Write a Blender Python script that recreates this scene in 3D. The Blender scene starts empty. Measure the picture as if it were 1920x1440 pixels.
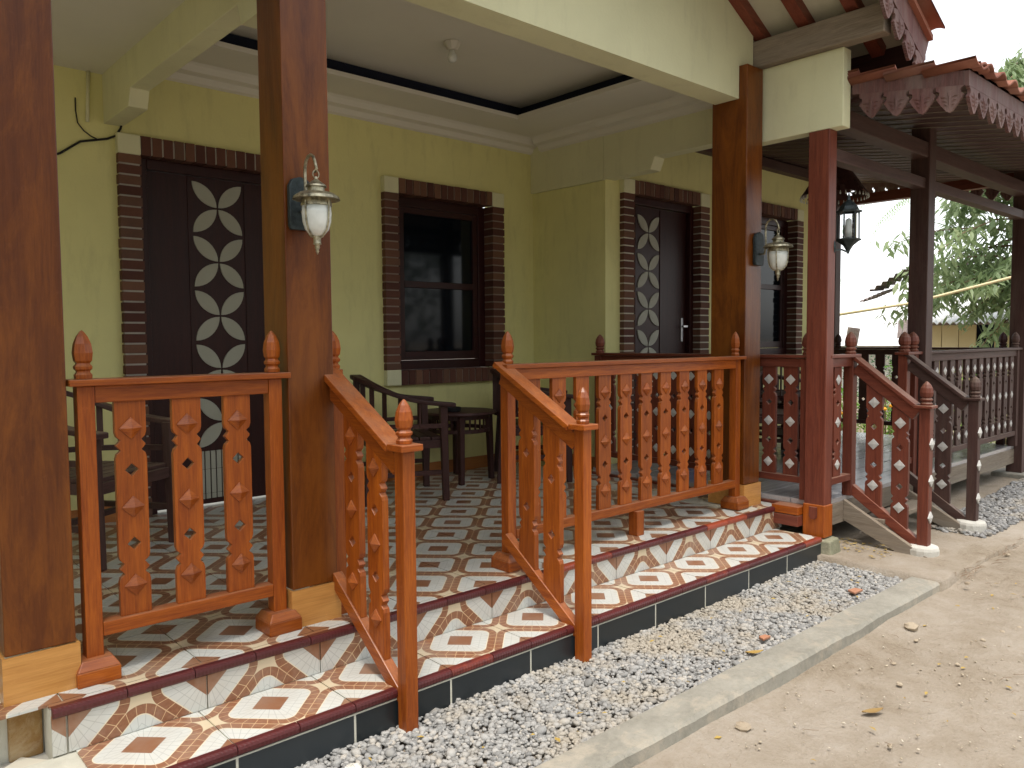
import bpy, math, random
import numpy as np
from mathutils import Vector, Matrix, Euler
from mathutils.geometry import tessellate_polygon
random.seed(7); RNG = np.random.default_rng(7)
R = math.radians
sc = bpy.context.scene
COL = sc.collection

# ------------------------------------------------------------------ camera
cd = bpy.data.cameras.new('camera'); cam = bpy.data.objects.new('camera', cd); COL.objects.link(cam)
cd.sensor_width = 36; cd.lens = 27.85; cd.clip_start = 0.05; cd.clip_end = 600
cr, cu, cf = Vector((0.743, -0.6695, -0.0073)), Vector((0.043, 0.037, 0.998)), Vector((0.6683, 0.7419, -0.0562))
cf.normalize(); cr = (cr - cf * cr.dot(cf)).normalized(); cu = cr.cross(cf)
mm = Matrix((cr, cu, -cf)).transposed().to_4x4(); mm.translation = Vector((0, 0, 1.06)); cam.matrix_world = mm
sc.camera = cam

# ------------------------------------------------------------------ light
w = bpy.data.worlds.new('World'); sc.world = w; w.use_nodes = True
nt = w.node_tree; nt.nodes.clear()
sky = nt.nodes.new('ShaderNodeTexSky'); sky.sky_type = 'NISHITA'; sky.sun_disc = False
SUN_EL, SUN_AZ = R(73), R(222)          # azimuth clockwise from +Y
sky.sun_elevation = SUN_EL; sky.sun_rotation = SUN_AZ
sky.dust_density = 1.6; sky.ozone_density = 0.6; sky.air_density = 1.0
hs = nt.nodes.new('ShaderNodeHueSaturation'); hs.inputs['Saturation'].default_value = 0.18
bg = nt.nodes.new('ShaderNodeBackground'); bg.inputs['Strength'].default_value = 0.15
wo = nt.nodes.new('ShaderNodeOutputWorld')
nt.links.new(sky.outputs[0], hs.inputs['Color']); nt.links.new(hs.outputs[0], bg.inputs[0]); nt.links.new(bg.outputs[0], wo.inputs[0])
sl = bpy.data.lights.new('sun', 'SUN'); sl.energy = 1.25; sl.angle = R(13); sl.color = (1.0, 0.94, 0.86)
sun = bpy.data.objects.new('sun', sl); COL.objects.link(sun)
sd = Vector((math.sin(SUN_AZ) * math.cos(SUN_EL), math.cos(SUN_AZ) * math.cos(SUN_EL), math.sin(SUN_EL)))
sun.rotation_euler = sd.to_track_quat('Z', 'Y').to_euler()
sc.view_settings.view_transform = 'Standard'; sc.view_settings.look = 'None'
sc.view_settings.exposure = 1.42; sc.view_settings.gamma = 1.0
sc.view_settings.use_curve_mapping = False
sc.render.engine = 'CYCLES'
sc.cycles.max_bounces = 10; sc.cycles.diffuse_bounces = 6; sc.cycles.glossy_bounces = 4

# ------------------------------------------------------------------ node helpers
class NT:
    def __init__(s, name):
        s.m = bpy.data.materials.new(name); s.m.use_nodes = True
        s.t = s.m.node_tree; s.t.nodes.clear()
        s.out = s.t.nodes.new('ShaderNodeOutputMaterial')
        s.b = s.t.nodes.new('ShaderNodeBsdfPrincipled')
        s.t.links.new(s.b.outputs[0], s.out.inputs[0])
    def n(s, typ, **kw):
        nd = s.t.nodes.new(typ)
        for k, v in kw.items(): setattr(nd, k, v)
        return nd
    def put(s, sock, v):
        if isinstance(v, bpy.types.NodeSocket): s.t.links.new(v, sock)
        elif isinstance(v, (tuple, list)) and len(v) == 3 and sock.type == 'RGBA': sock.default_value = (*v, 1)
        else: sock.default_value = v
    def M(s, op, a, b=None, c=None):
        nd = s.n('ShaderNodeMath', operation=op)
        s.put(nd.inputs[0], a)
        if b is not None: s.put(nd.inputs[1], b)
        if c is not None: s.put(nd.inputs[2], c)
        return nd.outputs[0]
    def coord(s, kind='Object', scale=(1, 1, 1), rnd=0.0, rot=(0, 0, 0)):
        if kind == 'World': src = s.n('ShaderNodeNewGeometry').outputs['Position']
        else: src = s.n('ShaderNodeTexCoord').outputs[kind]
        mp = s.n('ShaderNodeMapping'); s.put(mp.inputs[0], src)
        mp.inputs['Scale'].default_value = scale; mp.inputs['Rotation'].default_value = rot
        if rnd:
            oi = s.n('ShaderNodeObjectInfo'); s.put(mp.inputs['Location'], s.M('MULTIPLY', oi.outputs['Random'], rnd))
        return mp.outputs[0]
    def noise(s, co, scale, detail=4, rough=0.6, dist=0.0):
        nd = s.n('ShaderNodeTexNoise'); s.put(nd.inputs['Vector'], co)
        nd.inputs['Scale'].default_value = scale; nd.inputs['Detail'].default_value = detail
        nd.inputs['Roughness'].default_value = rough; nd.inputs['Distortion'].default_value = dist
        return nd.outputs['Fac']
    def ramp(s, fac, stops, interp='LINEAR'):
        nd = s.n('ShaderNodeValToRGB'); s.put(nd.inputs[0], fac); cr_ = nd.color_ramp; cr_.interpolation = interp
        while len(cr_.elements) < len(stops): cr_.elements.new(0.5)
        for e, (p, c) in zip(cr_.elements, stops): e.position = p; e.color = (*c, 1) if len(c) == 3 else c
        return nd.outputs[0]
    def mix(s, fac, a, b, mode='MIX'):
        nd = s.n('ShaderNodeMix', data_type='RGBA', blend_type=mode)
        s.put(nd.inputs[0], fac); s.put(nd.inputs[6], a); s.put(nd.inputs[7], b); return nd.outputs[2]
    def bump(s, h, strength=0.3, dist=0.01):
        nd = s.n('ShaderNodeBump'); s.put(nd.inputs['Height'], h); nd.inputs['Strength'].default_value = strength
        nd.inputs['Distance'].default_value = dist; s.t.links.new(nd.outputs[0], s.b.inputs['Normal'])
    def fin(s, col, rough=0.6, spec=0.5, metal=0.0, coat=0.0, coat_r=0.2):
        s.put(s.b.inputs['Base Color'], col); s.put(s.b.inputs['Roughness'], rough)
        s.b.inputs['Specular IOR Level'].default_value = spec; s.b.inputs['Metallic'].default_value = metal
        s.b.inputs['Coat Weight'].default_value = coat; s.b.inputs['Coat Roughness'].default_value = coat_r
        return s.m

def wood(name, dark, light, axis='Z', rough=0.45, coat=0.25, blotch=0.0, third=None, vary=0.25, dust=None):
    s = NT(name)
    sc_ = {'X': (0.6, 9, 9), 'Y': (9, 0.6, 9), 'Z': (9, 9, 0.6)}[axis]
    co = s.coord('Object', sc_, rnd=37.0)
    g = s.noise(co, 4.0, 6, 0.65, 0.6); g2 = s.noise(co, 22.0, 3, 0.6)
    f = s.M('ADD', s.M('MULTIPLY', g, 0.62), s.M('MULTIPLY', g2, 0.38))
    c = s.ramp(f, [(0.34, dark), (0.64, light)])
    gs = s.noise(s.coord('Object', {'X': (1.2, 60, 60), 'Y': (60, 1.2, 60), 'Z': (60, 60, 1.2)}[axis], rnd=5.0), 3.0, 5, 0.75)
    c = s.mix(s.ramp(gs, [(0.52, (0, 0, 0)), (0.76, (0.42, 0.42, 0.42))]), c, tuple(x_ * 0.45 for x_ in dark))
    wn = s.ramp(s.noise(s.coord('Object', (1, 1, 1), rnd=21.0), 26.0, 6, 0.75), [(0.60, (0, 0, 0)), (0.78, (0.3, 0.3, 0.3))])
    c = s.mix(wn, c, tuple(min(1, x_ * 1.5 + .03) for x_ in light))
    if blotch and third:
        co2 = s.coord('Object', {'X': (.3, 1.6, 1.6), 'Y': (1.6, .3, 1.6), 'Z': (1.6, 1.6, .3)}[axis], rnd=11.0)
        bf = s.ramp(s.noise(co2, 5.0, 7, 0.72, 0.5), [(0.42, (0, 0, 0)), (0.62, (1, 1, 1))])
        c = s.mix(s.M('MULTIPLY', bf, blotch), c, third)
    oi = s.n('ShaderNodeObjectInfo')
    hs_ = s.n('ShaderNodeHueSaturation'); s.put(hs_.inputs['Color'], c)
    s.put(hs_.inputs['Value'], s.M('ADD', 1 - vary / 2, s.M('MULTIPLY', oi.outputs['Random'], vary)))
    c = hs_.outputs[0]
    if dust:
        geo = s.n('ShaderNodeNewGeometry'); sep = s.n('ShaderNodeSeparateXYZ'); s.put(sep.inputs[0], geo.outputs['Normal'])
        up = s.M('MULTIPLY', s.M('MAXIMUM', sep.outputs[2], 0.0), s.noise(s.coord('World'), 9.0, 4))
        c = s.mix(s.M('MULTIPLY', s.M('POWER', up, 1.5), dust), c, (0.42, 0.33, 0.24))
    s.bump(f, 0.25, 0.004)
    return s.fin(c, rough, 0.25, 0, coat, 0.25)

MAT = {}
for a in 'XYZ':
    MAT['teak' + a] = wood('orange_teak_' + a, (0.18, 0.031, 0.004), (0.42, 0.108, 0.010), a, 0.40, 0.2, 0.4, (0.22, 0.048, 0.008), 0.30, dust=0.55)
    MAT['red' + a] = wood('red_brown_wood_' + a, (0.10, 0.023, 0.013), (0.205, 0.054, 0.029), a, 0.5, 0.12, 0.4, (0.14, 0.045, 0.032), 0.3, dust=0.8)
    MAT['umber' + a] = wood('umber_weathered_wood_' + a, (0.040, 0.019, 0.016), (0.088, 0.043, 0.035), a, 0.6, 0.05, 0.4, (0.10, 0.07, 0.058), 0.3, dust=0.8)
    MAT['dark' + a] = wood('dark_wood_' + a, (0.030, 0.012, 0.011), (0.062, 0.024, 0.020), a, 0.55, 0.1, 0, None, 0.3)
    MAT['maroon' + a] = wood('maroon_varnish_' + a, (0.018, 0.003, 0.003), (0.038, 0.007, 0.005), a, 0.42, 0.1, 0, None, 0.1)
    MAT['grey' + a] = wood('weathered_wood_' + a, (0.15, 0.115, 0.085), (0.29, 0.24, 0.18), a, 0.8, 0.0, 0.5, (0.24, 0.21, 0.17), 0.3)
MAT['column'] = wood('column_varnish', (0.080, 0.019, 0.003), (0.118, 0.031, 0.004), 'Z', 0.36, 0.25, 0.7, (0.22, 0.066, 0.007), 0.1)
MAT['deck'] = wood('deck_board_wood', (0.30, 0.29, 0.29), (0.46, 0.44, 0.44), 'X', 0.22, 0.5, 0.5, (0.38, 0.35, 0.33), 0.25)
MAT['roofwoodY'] = wood('ceiling_board_wood', (0.045, 0.022, 0.02), (0.085, 0.04, 0.034), 'Y', 0.6, 0.0, 0, None, 0.3)
MAT['lacewood'] = wood('carved_fascia_wood', (0.085, 0.04, 0.038), (0.17, 0.08, 0.07), 'Z', 0.65, 0.0, 0.6, (0.20, 0.15, 0.13), 0.25)

def paint(name, col, rough=0.75, var=0.12, bump=0.25, sc_=1.0, dirt=0.0):
    s = NT(name); co = s.coord('World')
    n1 = s.noise(co, 1.3 * sc_, 4, 0.6); n2 = s.noise(co, 60 * sc_, 4, 0.6)
    d = tuple(c * (1 - var) for c in col); l = tuple(min(c * (1 + var * 0.6), 0.9) for c in col)
    c = s.ramp(n1, [(0.3, d), (0.7, l)])
    if dirt:
        co3 = s.coord('World', (3, 3, 0.7)); st = s.ramp(s.noise(co3, 3.5, 6, 0.7), [(0.52, (0, 0, 0)), (0.78, (1, 1, 1))])
        c = s.mix(s.M('MULTIPLY', st, dirt), c, tuple(c_ * 0.55 for c_ in col))
    s.bump(s.M('ADD', n2, s.M('MULTIPLY', s.noise(co, 5.0 * sc_, 5, 0.6), 2.0)), bump, 0.003)
    return s.fin(c, rough, 0.3)
MAT['wall'] = paint('yellow_wall_paint', (0.71, 0.68, 0.31), 0.7, 0.09, 0.4, 1, 0.35)
MAT['wallpale'] = paint('pale_yellow_beam_paint', (0.68, 0.675, 0.44), 0.7, 0.08, 0.35, 1, 0.28)
MAT['ceil'] = paint('off_white_ceiling_paint', (0.69, 0.675, 0.60), 0.85, 0.05, 0.1)
MAT['cove'] = paint('dark_blue_cove_paint', (0.012, 0.016, 0.035), 0.85, 0.05, 0.1)  # near-black blue for the cove sides and the panel behind the shed boards
MAT['plastic'] = paint('white_plastic', (0.62, 0.60, 0.52), 0.4, 0.03, 0.0)
MAT['black'] = paint('black_rubber', (0.012, 0.012, 0.013), 0.5, 0.1, 0.0)
MAT['mortar'] = paint('grey_mortar', (0.40, 0.38, 0.33), 0.9, 0.2, 0.6, 5)
MAT['mortard'] = paint('brown_mortar', (0.26, 0.21, 0.17), 0.9, 0.2, 0.6, 5)
MAT['grout'] = paint('pale_grout', (0.55, 0.53, 0.44), 0.9, 0.15, 0.4, 5)
MAT['petal'] = paint('cream_inlay', (0.37, 0.37, 0.30), 0.5, 0.06, 0.1, 2)
MAT['diamond'] = paint('white_painted_diamond', (0.52, 0.51, 0.48), 0.5, 0.14, 0.2, 14)
MAT['whiteconc'] = paint('whitewashed_concrete', (0.58, 0.56, 0.50), 0.9, 0.25, 0.8, 4, 0.4)
MAT['cementboard'] = paint('cream_soffit_board', (0.52, 0.50, 0.38), 0.8, 0.12, 0.2, 1, 0.3)
MAT['blue'] = paint('blue_plastic', (0.02, 0.07, 0.30), 0.35, 0.05, 0.0)

def concrete(name, a, b, rough=0.9, bump=0.5):
    s = NT(name); co = s.coord('World')
    n1 = s.noise(co, 3.5, 6, 0.65); n2 = s.noise(co, 45, 5, 0.7)
    f = s.M('ADD', s.M('MULTIPLY', n1, 0.7), s.M('MULTIPLY', n2, 0.3))
    c = s.ramp(f, [(0.36, a), (0.62, b)])
    sand = s.ramp(s.noise(co, 5.5, 8, 0.75, 0.6), [(0.50, (0, 0, 0)), (0.64, (0.8, 0.8, 0.8))]); c = s.mix(sand, c, tuple(0.55 * p_ + 0.45 * q_ for p_, q_ in zip(b, (0.46, 0.38, 0.28))))
    spk = s.ramp(s.noise(co, 130, 3, 0.8), [(0.62, (0, 0, 0)), (0.72, (0.5, 0.5, 0.5))]); c = s.mix(spk, c, tuple(x_ * 0.4 for x_ in a))
    s.bump(s.M('ADD', n2, s.M('MULTIPLY', n1, 1.5)), bump, 0.006)
    return s.fin(c, rough, 0.25)
MAT['concrete'] = concrete('grey_concrete', (0.19, 0.178, 0.145), (0.31, 0.292, 0.245))
MAT['rawstone'] = concrete('rough_mossy_stone', (0.17, 0.17, 0.11), (0.30, 0.29, 0.20), 0.95, 0.9)
MAT['dirt'] = None and concrete('sandy_dirt', (0.30, 0.25, 0.185), (0.42, 0.36, 0.28), 0.95, 1.0)
s = NT('sandy_dirt'); co = s.coord('World')
n1 = s.noise(co, 0.9, 5, 0.6); n2 = s.noise(co, 6.0, 8, 0.72, 0.4); n3 = s.noise(co, 70, 5, 0.75)
f = s.M('ADD', s.M('MULTIPLY', n1, 0.45), s.M('ADD', s.M('MULTIPLY', n2, 0.35), s.M('MULTIPLY', n3, 0.20)))
c = s.ramp(f, [(0.36, (0.17, 0.125, 0.08)), (0.47, (0.285, 0.235, 0.175)), (0.56, (0.345, 0.295, 0.235)), (0.66, (0.39, 0.345, 0.29))])
c = s.mix(s.ramp(n3, [(0.60, (0, 0, 0)), (0.75, (0.5, 0.5, 0.5))]), c, (0.20, 0.15, 0.10))
s.bump(s.M('ADD', s.M('MULTIPLY', n2, 2.2), n3), 0.75, 0.012); MAT['dirt'] = s.fin(c, 0.95, 0.2)
MAT['tanplinth'] = concrete('stained_tan_concrete', (0.24, 0.11, 0.03), (0.36, 0.25, 0.11), 0.85, 0.4)
MAT['zinc'] = concrete('weathered_zinc', (0.55, 0.55, 0.55), (0.75, 0.75, 0.74), 0.5, 0.1)
MAT['rust'] = concrete('rusty_sheet', (0.13, 0.09, 0.08), (0.28, 0.24, 0.23), 0.7, 0.3)

def rnd_mat(name, stops, rough=0.8, coord_scale=30, bump=0.4, spec=0.3):
    s = NT(name); oi = s.n('ShaderNodeObjectInfo'); co = s.coord('Object', (1, 1, 1), rnd=13.0)
    n = s.noise(co, coord_scale, 5, 0.7)
    f = s.M('ADD', s.M('MULTIPLY', oi.outputs['Random'], 0.75), s.M('MULTIPLY', n, 0.25))
    c = s.ramp(f, stops); s.bump(n, bump, 0.003)
    return s.fin(c, rough, spec)
MAT['brick'] = rnd_mat('red_brick', [(0.1, (0.065, 0.024, 0.018)), (0.45, (0.115, 0.046, 0.031)), (0.7, (0.16, 0.078, 0.046)), (0.95, (0.085, 0.048, 0.038))])
MAT['rooftile'] = rnd_mat('terracotta_roof_tile', [(0.1, (0.20, 0.07, 0.045)), (0.5, (0.30, 0.12, 0.075)), (0.95, (0.25, 0.13, 0.10))], 0.8, 20)
MAT['blacktile'] = rnd_mat('black_slate_tile', [(0.0, (0.010, 0.014, 0.016)), (0.9, (0.028, 0.034, 0.038))], 0.33, 14, 0.1, 0.5)
MAT['nosing'] = rnd_mat('maroon_nosing_ceramic', [(0.0, (0.065, 0.012, 0.013)), (0.7, (0.095, 0.017, 0.017)), (0.86, (0.32, 0.06, 0.025))], 0.3, 20, 0.1, 0.5)
MAT['plinthtile'] = wood('orange_plinth_tile', (0.45, 0.20, 0.05), (0.60, 0.30, 0.085), 'X', 0.3, 0.3, 0, None, 0.08)
MAT['skirt'] = wood('orange_skirting_tile', (0.34, 0.12, 0.035), (0.45, 0.18, 0.05), 'X', 0.35, 0.3, 0, None, 0.1)
MAT['leafdry'] = rnd_mat('dry_leaf', [(0.0, (0.30, 0.17, 0.05)), (0.5, (0.38, 0.27, 0.07)), (0.95, (0.22, 0.13, 0.06))], 0.7, 10, 0.1)
MAT['shard'] = rnd_mat('terracotta_shard', [(0.0, (0.40, 0.17, 0.085)), (0.9, (0.38, 0.20, 0.13))], 0.8, 30)
MAT['pebble'] = rnd_mat('loose_pebble', [(0.0, (0.30, 0.24, 0.17)), (0.9, (0.42, 0.35, 0.26))], 0.9, 20)
MAT['bamboo'] = rnd_mat('split_bamboo_board', [(0.0, (0.52, 0.42, 0.22)), (0.9, (0.64, 0.54, 0.32))], 0.6, 8)
MAT['twig'] = rnd_mat('brown_twig', [(0.0, (0.16, 0.10, 0.06)), (0.9, (0.25, 0.17, 0.11))], 0.9, 30)

s = NT('antique_brass'); co = s.coord('Object', (1, 1, 1))
c = s.ramp(s.noise(co, 40, 5, 0.7), [(0.35, (0.13, 0.12, 0.085)), (0.6, (0.52, 0.48, 0.34))]); MAT['brass'] = s.fin(c, 0.42, 0.5, 0.75)
s = NT('verdigris_black_iron'); co = s.coord('Object', (1, 1, 1))
c = s.ramp(s.noise(co, 40, 5, 0.7), [(0.4, (0.02, 0.028, 0.03)), (0.7, (0.05, 0.07, 0.072))]); MAT['iron'] = s.fin(c, 0.5, 0.5, 0.4)
s = NT('frosted_lamp_glass'); co = s.coord('Object')
c = s.ramp(s.noise(co, 14, 3), [(0.3, (0.60, 0.64, 0.60)), (0.7, (0.80, 0.82, 0.78))]); s.b.inputs['Subsurface Weight'].default_value = 0.3; s.b.inputs['Subsurface Radius'].default_value = (.02, .02, .02)
MAT['frost'] = s.fin(c, 0.25, 0.5)
s = NT('dark_window_glass'); MAT['glass'] = s.fin((0.003, 0.005, 0.008), 0.06, 0.22)
s = NT('clear_lantern_glass'); s.b.inputs['Transmission Weight'].default_value = 1.0; s.b.inputs['IOR'].default_value = 1.1; MAT['clear'] = s.fin((0.95, 0.97, 0.97), 0.02, 0.5)
s = NT('brushed_steel'); MAT['steel'] = s.fin((0.55, 0.56, 0.58), 0.3, 0.5, 1.0)

def leaf_mat(name, a, b, trans=0.45):
    s = NT(name); co = s.coord('Object', (1, 1, 1), rnd=9.0)
    oi = s.n('ShaderNodeObjectInfo')
    f = s.M('ADD', s.M('MULTIPLY', s.noise(co, 2.5, 4, 0.7), 0.7), s.M('MULTIPLY', oi.outputs['Random'], 0.3))
    c = s.ramp(f, [(0.35, a), (0.7, b)])
    s.fin(c, 0.5, 0.4)
    tr = s.n('ShaderNodeBsdfTranslucent'); s.put(tr.inputs[0], c)
    mx = s.n('ShaderNodeMixShader'); mx.inputs[0].default_value = trans
    s.t.links.new(s.b.outputs[0], mx.inputs[1]); s.t.links.new(tr.outputs[0], mx.inputs[2]); s.t.links.new(mx.outputs[0], s.out.inputs[0])
    return s.m
MAT['leaf'] = leaf_mat('broad_green_leaf', (0.20, 0.28, 0.13), (0.48, 0.55, 0.32), 0.5)
MAT['leaf2'] = leaf_mat('bright_garden_leaf', (0.09, 0.22, 0.02), (0.26, 0.48, 0.06), 0.45)
MAT['hedge'] = leaf_mat('dark_shrub_leaf', (0.04, 0.09, 0.035), (0.12, 0.2, 0.09), 0.3)
MAT['palm'] = leaf_mat('pale_palm_frond', (0.14, 0.22, 0.08), (0.30, 0.40, 0.18), 0.5)
MAT['grass'] = leaf_mat('grass_blade', (0.14, 0.20, 0.04), (0.32, 0.36, 0.10), 0.35)
s = NT('marigold_petal'); MAT['marigold'] = s.fin((0.80, 0.33, 0.01), 0.6)

# --------------------------- patterned ceramic (rounded diamonds, mosaic lines)
def mosaic(name, ax, ou, ov, pitch, dusty=0.0):
    s = NT(name)
    geo = s.n('ShaderNodeNewGeometry'); sep = s.n('ShaderNodeSeparateXYZ'); s.put(sep.inputs[0], geo.outputs['Position'])
    k = 0.4 / pitch
    u = s.M('MULTIPLY', s.M('SUBTRACT', sep.outputs['XYZ'.index(ax[0])], ou), k)
    v = s.M('MULTIPLY', s.M('SUBTRACT', sep.outputs['XYZ'.index(ax[1])], ov), k)
    L = 0.28284
    def cell(op):
        q = s.M('DIVIDE', s.M('MULTIPLY', s.M(op, u, v), 0.70711), L)
        return s.M('MULTIPLY', s.M('SUBTRACT', s.M('FRACT', s.M('ADD', q, 100.5)), 0.5), L)
    sa, sb = cell('ADD'), cell('SUBTRACT')
    a, b = s.M('ABSOLUTE', sa), s.M('ABSOLUTE', sb)
    def rbox(half, rad):
        qa = s.M('MAXIMUM', s.M('SUBTRACT', a, half - rad), 0.0); qb = s.M('MAXIMUM', s.M('SUBTRACT', b, half - rad), 0.0)
        return s.M('SUBTRACT', s.M('SQRT', s.M('ADD', s.M('MULTIPLY', qa, qa), s.M('MULTIPLY', qb, qb))), rad)
    mx, mn = s.M('MAXIMUM', a, b), s.M('MINIMUM', a, b)
    inner = s.M('LESS_THAN', mx, 0.046)
    white = s.M('LESS_THAN', rbox(0.109, 0.036), 0.0)
    rim = s.M('LESS_THAN', s.M('ABSOLUTE', rbox(0.109, 0.036)), 0.0016)
    star = s.M('GREATER_THAN', rbox(0.1414, 0.072), 0.0)
    ratio = s.M('DIVIDE', mn, s.M('MAXIMUM', mx, 0.001))
    fr = s.M('ABSOLUTE', s.M('SUBTRACT', s.M('FRACT', s.M('ADD', s.M('MULTIPLY', ratio, 3.6), 0.5)), 0.5))
    radial = s.M('LESS_THAN', s.M('MULTIPLY', fr, mx), s.M('MULTIPLY', 3.6, 0.0011))
    ring = s.M('MAXIMUM', s.M('LESS_THAN', s.M('ABSOLUTE', s.M('SUBTRACT', mx, 0.079)), 0.0009), s.M('GREATER_THAN', mx, 0.1400))
    line = s.M('MAXIMUM', radial, ring)
    co = s.coord('World'); n = s.noise(co, 7, 5, 0.6); n2 = s.noise(co, 90, 3, 0.6)
    brown = s.ramp(n2, [(0.3, (0.215, 0.092, 0.048)), (0.7, (0.275, 0.125, 0.066))])
    brown = s.mix(s.M('MULTIPLY', line, 0.8), brown, (0.66, 0.47, 0.27))
    wht = s.mix(s.M('MULTIPLY', line, 0.55), (0.56, 0.57, 0.53), (0.30, 0.31, 0.29))
    c = s.mix(white, brown, wht); c = s.mix(inner, c, s.mix(0.0, (0.24, 0.108, 0.055), brown))
    c = s.mix(rim, c, (0.70, 0.62, 0.45))
    c = s.mix(star, c, (0.60, 0.50, 0.34))
    dm = s.ramp(n, [(0.45, (0, 0, 0)), (0.75, (1, 1, 1))])
    c = s.mix(s.M('MULTIPLY', dm, 0.32 + dusty), c, (0.42, 0.37, 0.29))
    rr = s.M('ADD', 0.28, s.M('MULTIPLY', dm, 0.25))
    return s.fin(c, rr, 0.45)
MAT['floortile'] = mosaic('mosaic_floor_tile', 'XY', 4.221, 2.60, 0.409)
MAT['risertile'] = mosaic('mosaic_riser_tile', 'XZ', 4.221, -0.031, 0.409, 0.1)
MAT['treadtile'] = mosaic('mosaic_tread_tile', 'XY', 0.918, 2.25, 0.4, 0.05)

# ------------------------------------------------------------------ mesh helpers
class MB:
    def __init__(s): s.v = []; s.f = []
    def add(s, vs, fs):
        o = len(s.v); s.v += [tuple(x) for x in vs]; s.f += [tuple(i + o for i in f) for f in fs]; return s
    def box(s, x0, x1, y0, y1, z0, z1):
        return s.add([(x0, y0, z0), (x1, y0, z0), (x1, y1, z0), (x0, y1, z0), (x0, y0, z1), (x1, y0, z1), (x1, y1, z1), (x0, y1, z1)],
                     [(0, 3, 2, 1), (4, 5, 6, 7), (0, 1, 5, 4), (1, 2, 6, 5), (2, 3, 7, 6), (3, 0, 4, 7)])
    def hexa(s, b, t):   # b, t: four points each, counter-clockwise from above
        return s.add(list(b) + list(t), [(0, 3, 2, 1), (4, 5, 6, 7), (0, 1, 5, 4), (1, 2, 6, 5), (2, 3, 7, 6), (3, 0, 4, 7)])
    def beam(s, p0, p1, wd, ht, up=(0, 0, 1)):   # rectangular bar from p0 to p1, centred
        p0, p1 = Vector(p0), Vector(p1); d = (p1 - p0).normalized(); up = Vector(up)
        r = d.cross(up).normalized(); u = r.cross(d)
        c = [(-1, -1), (1, -1), (1, 1), (-1, 1)]
        vs = [p + r * (a * wd / 2) + u * (b * ht / 2) for p in (p0, p1) for a, b in c]
        return s.add(vs, [(0, 1, 2, 3), (7, 6, 5, 4), (0, 4, 5, 1), (1, 5, 6, 2), (2, 6, 7, 3), (3, 7, 4, 0)])
    def tube(s, pts, r, n=8, cap=True):
        pts = [Vector(p) for p in pts]; rs = r if isinstance(r, (list, tuple)) else [r] * len(pts)
        rings = []; pr = None
        for i, p in enumerate(pts):
            d = (pts[min(i + 1, len(pts) - 1)] - pts[max(i - 1, 0)]).normalized()
            if pr is None: a = d.orthogonal().normalized()
            else: a = (pr - d * pr.dot(d)).normalized()
            pr = a; b = d.cross(a)
            rings.append([p + (a * math.cos(2 * math.pi * k / n) + b * math.sin(2 * math.pi * k / n)) * rs[i] for k in range(n)])
        vs = [q for rg in rings for q in rg]; fs = []
        for i in range(len(pts) - 1):
            for k in range(n): fs.append((i * n + k, i * n + (k + 1) % n, (i + 1) * n + (k + 1) % n, (i + 1) * n + k))
        if cap: fs.append(tuple(range(n))[::-1]); fs.append(tuple((len(pts) - 1) * n + k for k in range(n)))
        return s.add(vs, fs)
    def lathe(s, prof, c=(0, 0, 0), n=16, a0=0.0):   # prof: (radius, z)
        vs = []; fs = []
        for r_, z in prof:
            for k in range(n):
                t = a0 + 2 * math.pi * k / n; vs.append((c[0] + r_ * math.cos(t), c[1] + r_ * math.sin(t), c[2] + z))
        for i in range(len(prof) - 1):
            for k in range(n): fs.append((i * n + k, i * n + (k + 1) % n, (i + 1) * n + (k + 1) % n, (i + 1) * n + k))
        fs.append(tuple(range(n))[::-1]); fs.append(tuple((len(prof) - 1) * n + k for k in range(n)))
        return s.add(vs, fs)
    def plate(s, outer, holes=(), th=0.02, plane='XZ', off=0.0):   # polygon with holes, extruded
        def P(a, b, t):
            t += off
            return {'XZ': (a, t, b), 'YZ': (t, a, b), 'XY': (a, b, t)}[plane]
        polys = [list(outer)] + [list(h) for h in holes]
        flat = [p for pl in polys for p in pl]
        tris = tessellate_polygon([[Vector((p[0], p[1], 0)) for p in pl] for pl in polys])
        n = len(flat); vs = [P(a, b, -th / 2) for a, b in flat] + [P(a, b, th / 2) for a, b in flat]; fs = []
        for t in tris: fs.append(tuple(t)); fs.append(tuple(i + n for i in reversed(t)))
        o = 0
        for pl in polys:
            m = len(pl)
            for i in range(m): fs.append((o + i, o + (i + 1) % m, o + n + (i + 1) % m, o + n + i))
            o += m
        return s.add(vs, fs)
    def mesh(s, name, smooth=False, off=(0, 0, 0)):
        me = bpy.data.meshes.new(name)
        me.from_pydata([(a - off[0], b - off[1], c - off[2]) for a, b, c in s.v], [], s.f)
        me.validate()
        import bmesh as _bm
        bm = _bm.new(); bm.from_mesh(me); _bm.ops.recalc_face_normals(bm, faces=bm.faces); bm.to_mesh(me); bm.free()
        if smooth: me.polygons.foreach_set('use_smooth', [True] * len(me.polygons))
        me.update(); return me

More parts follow.
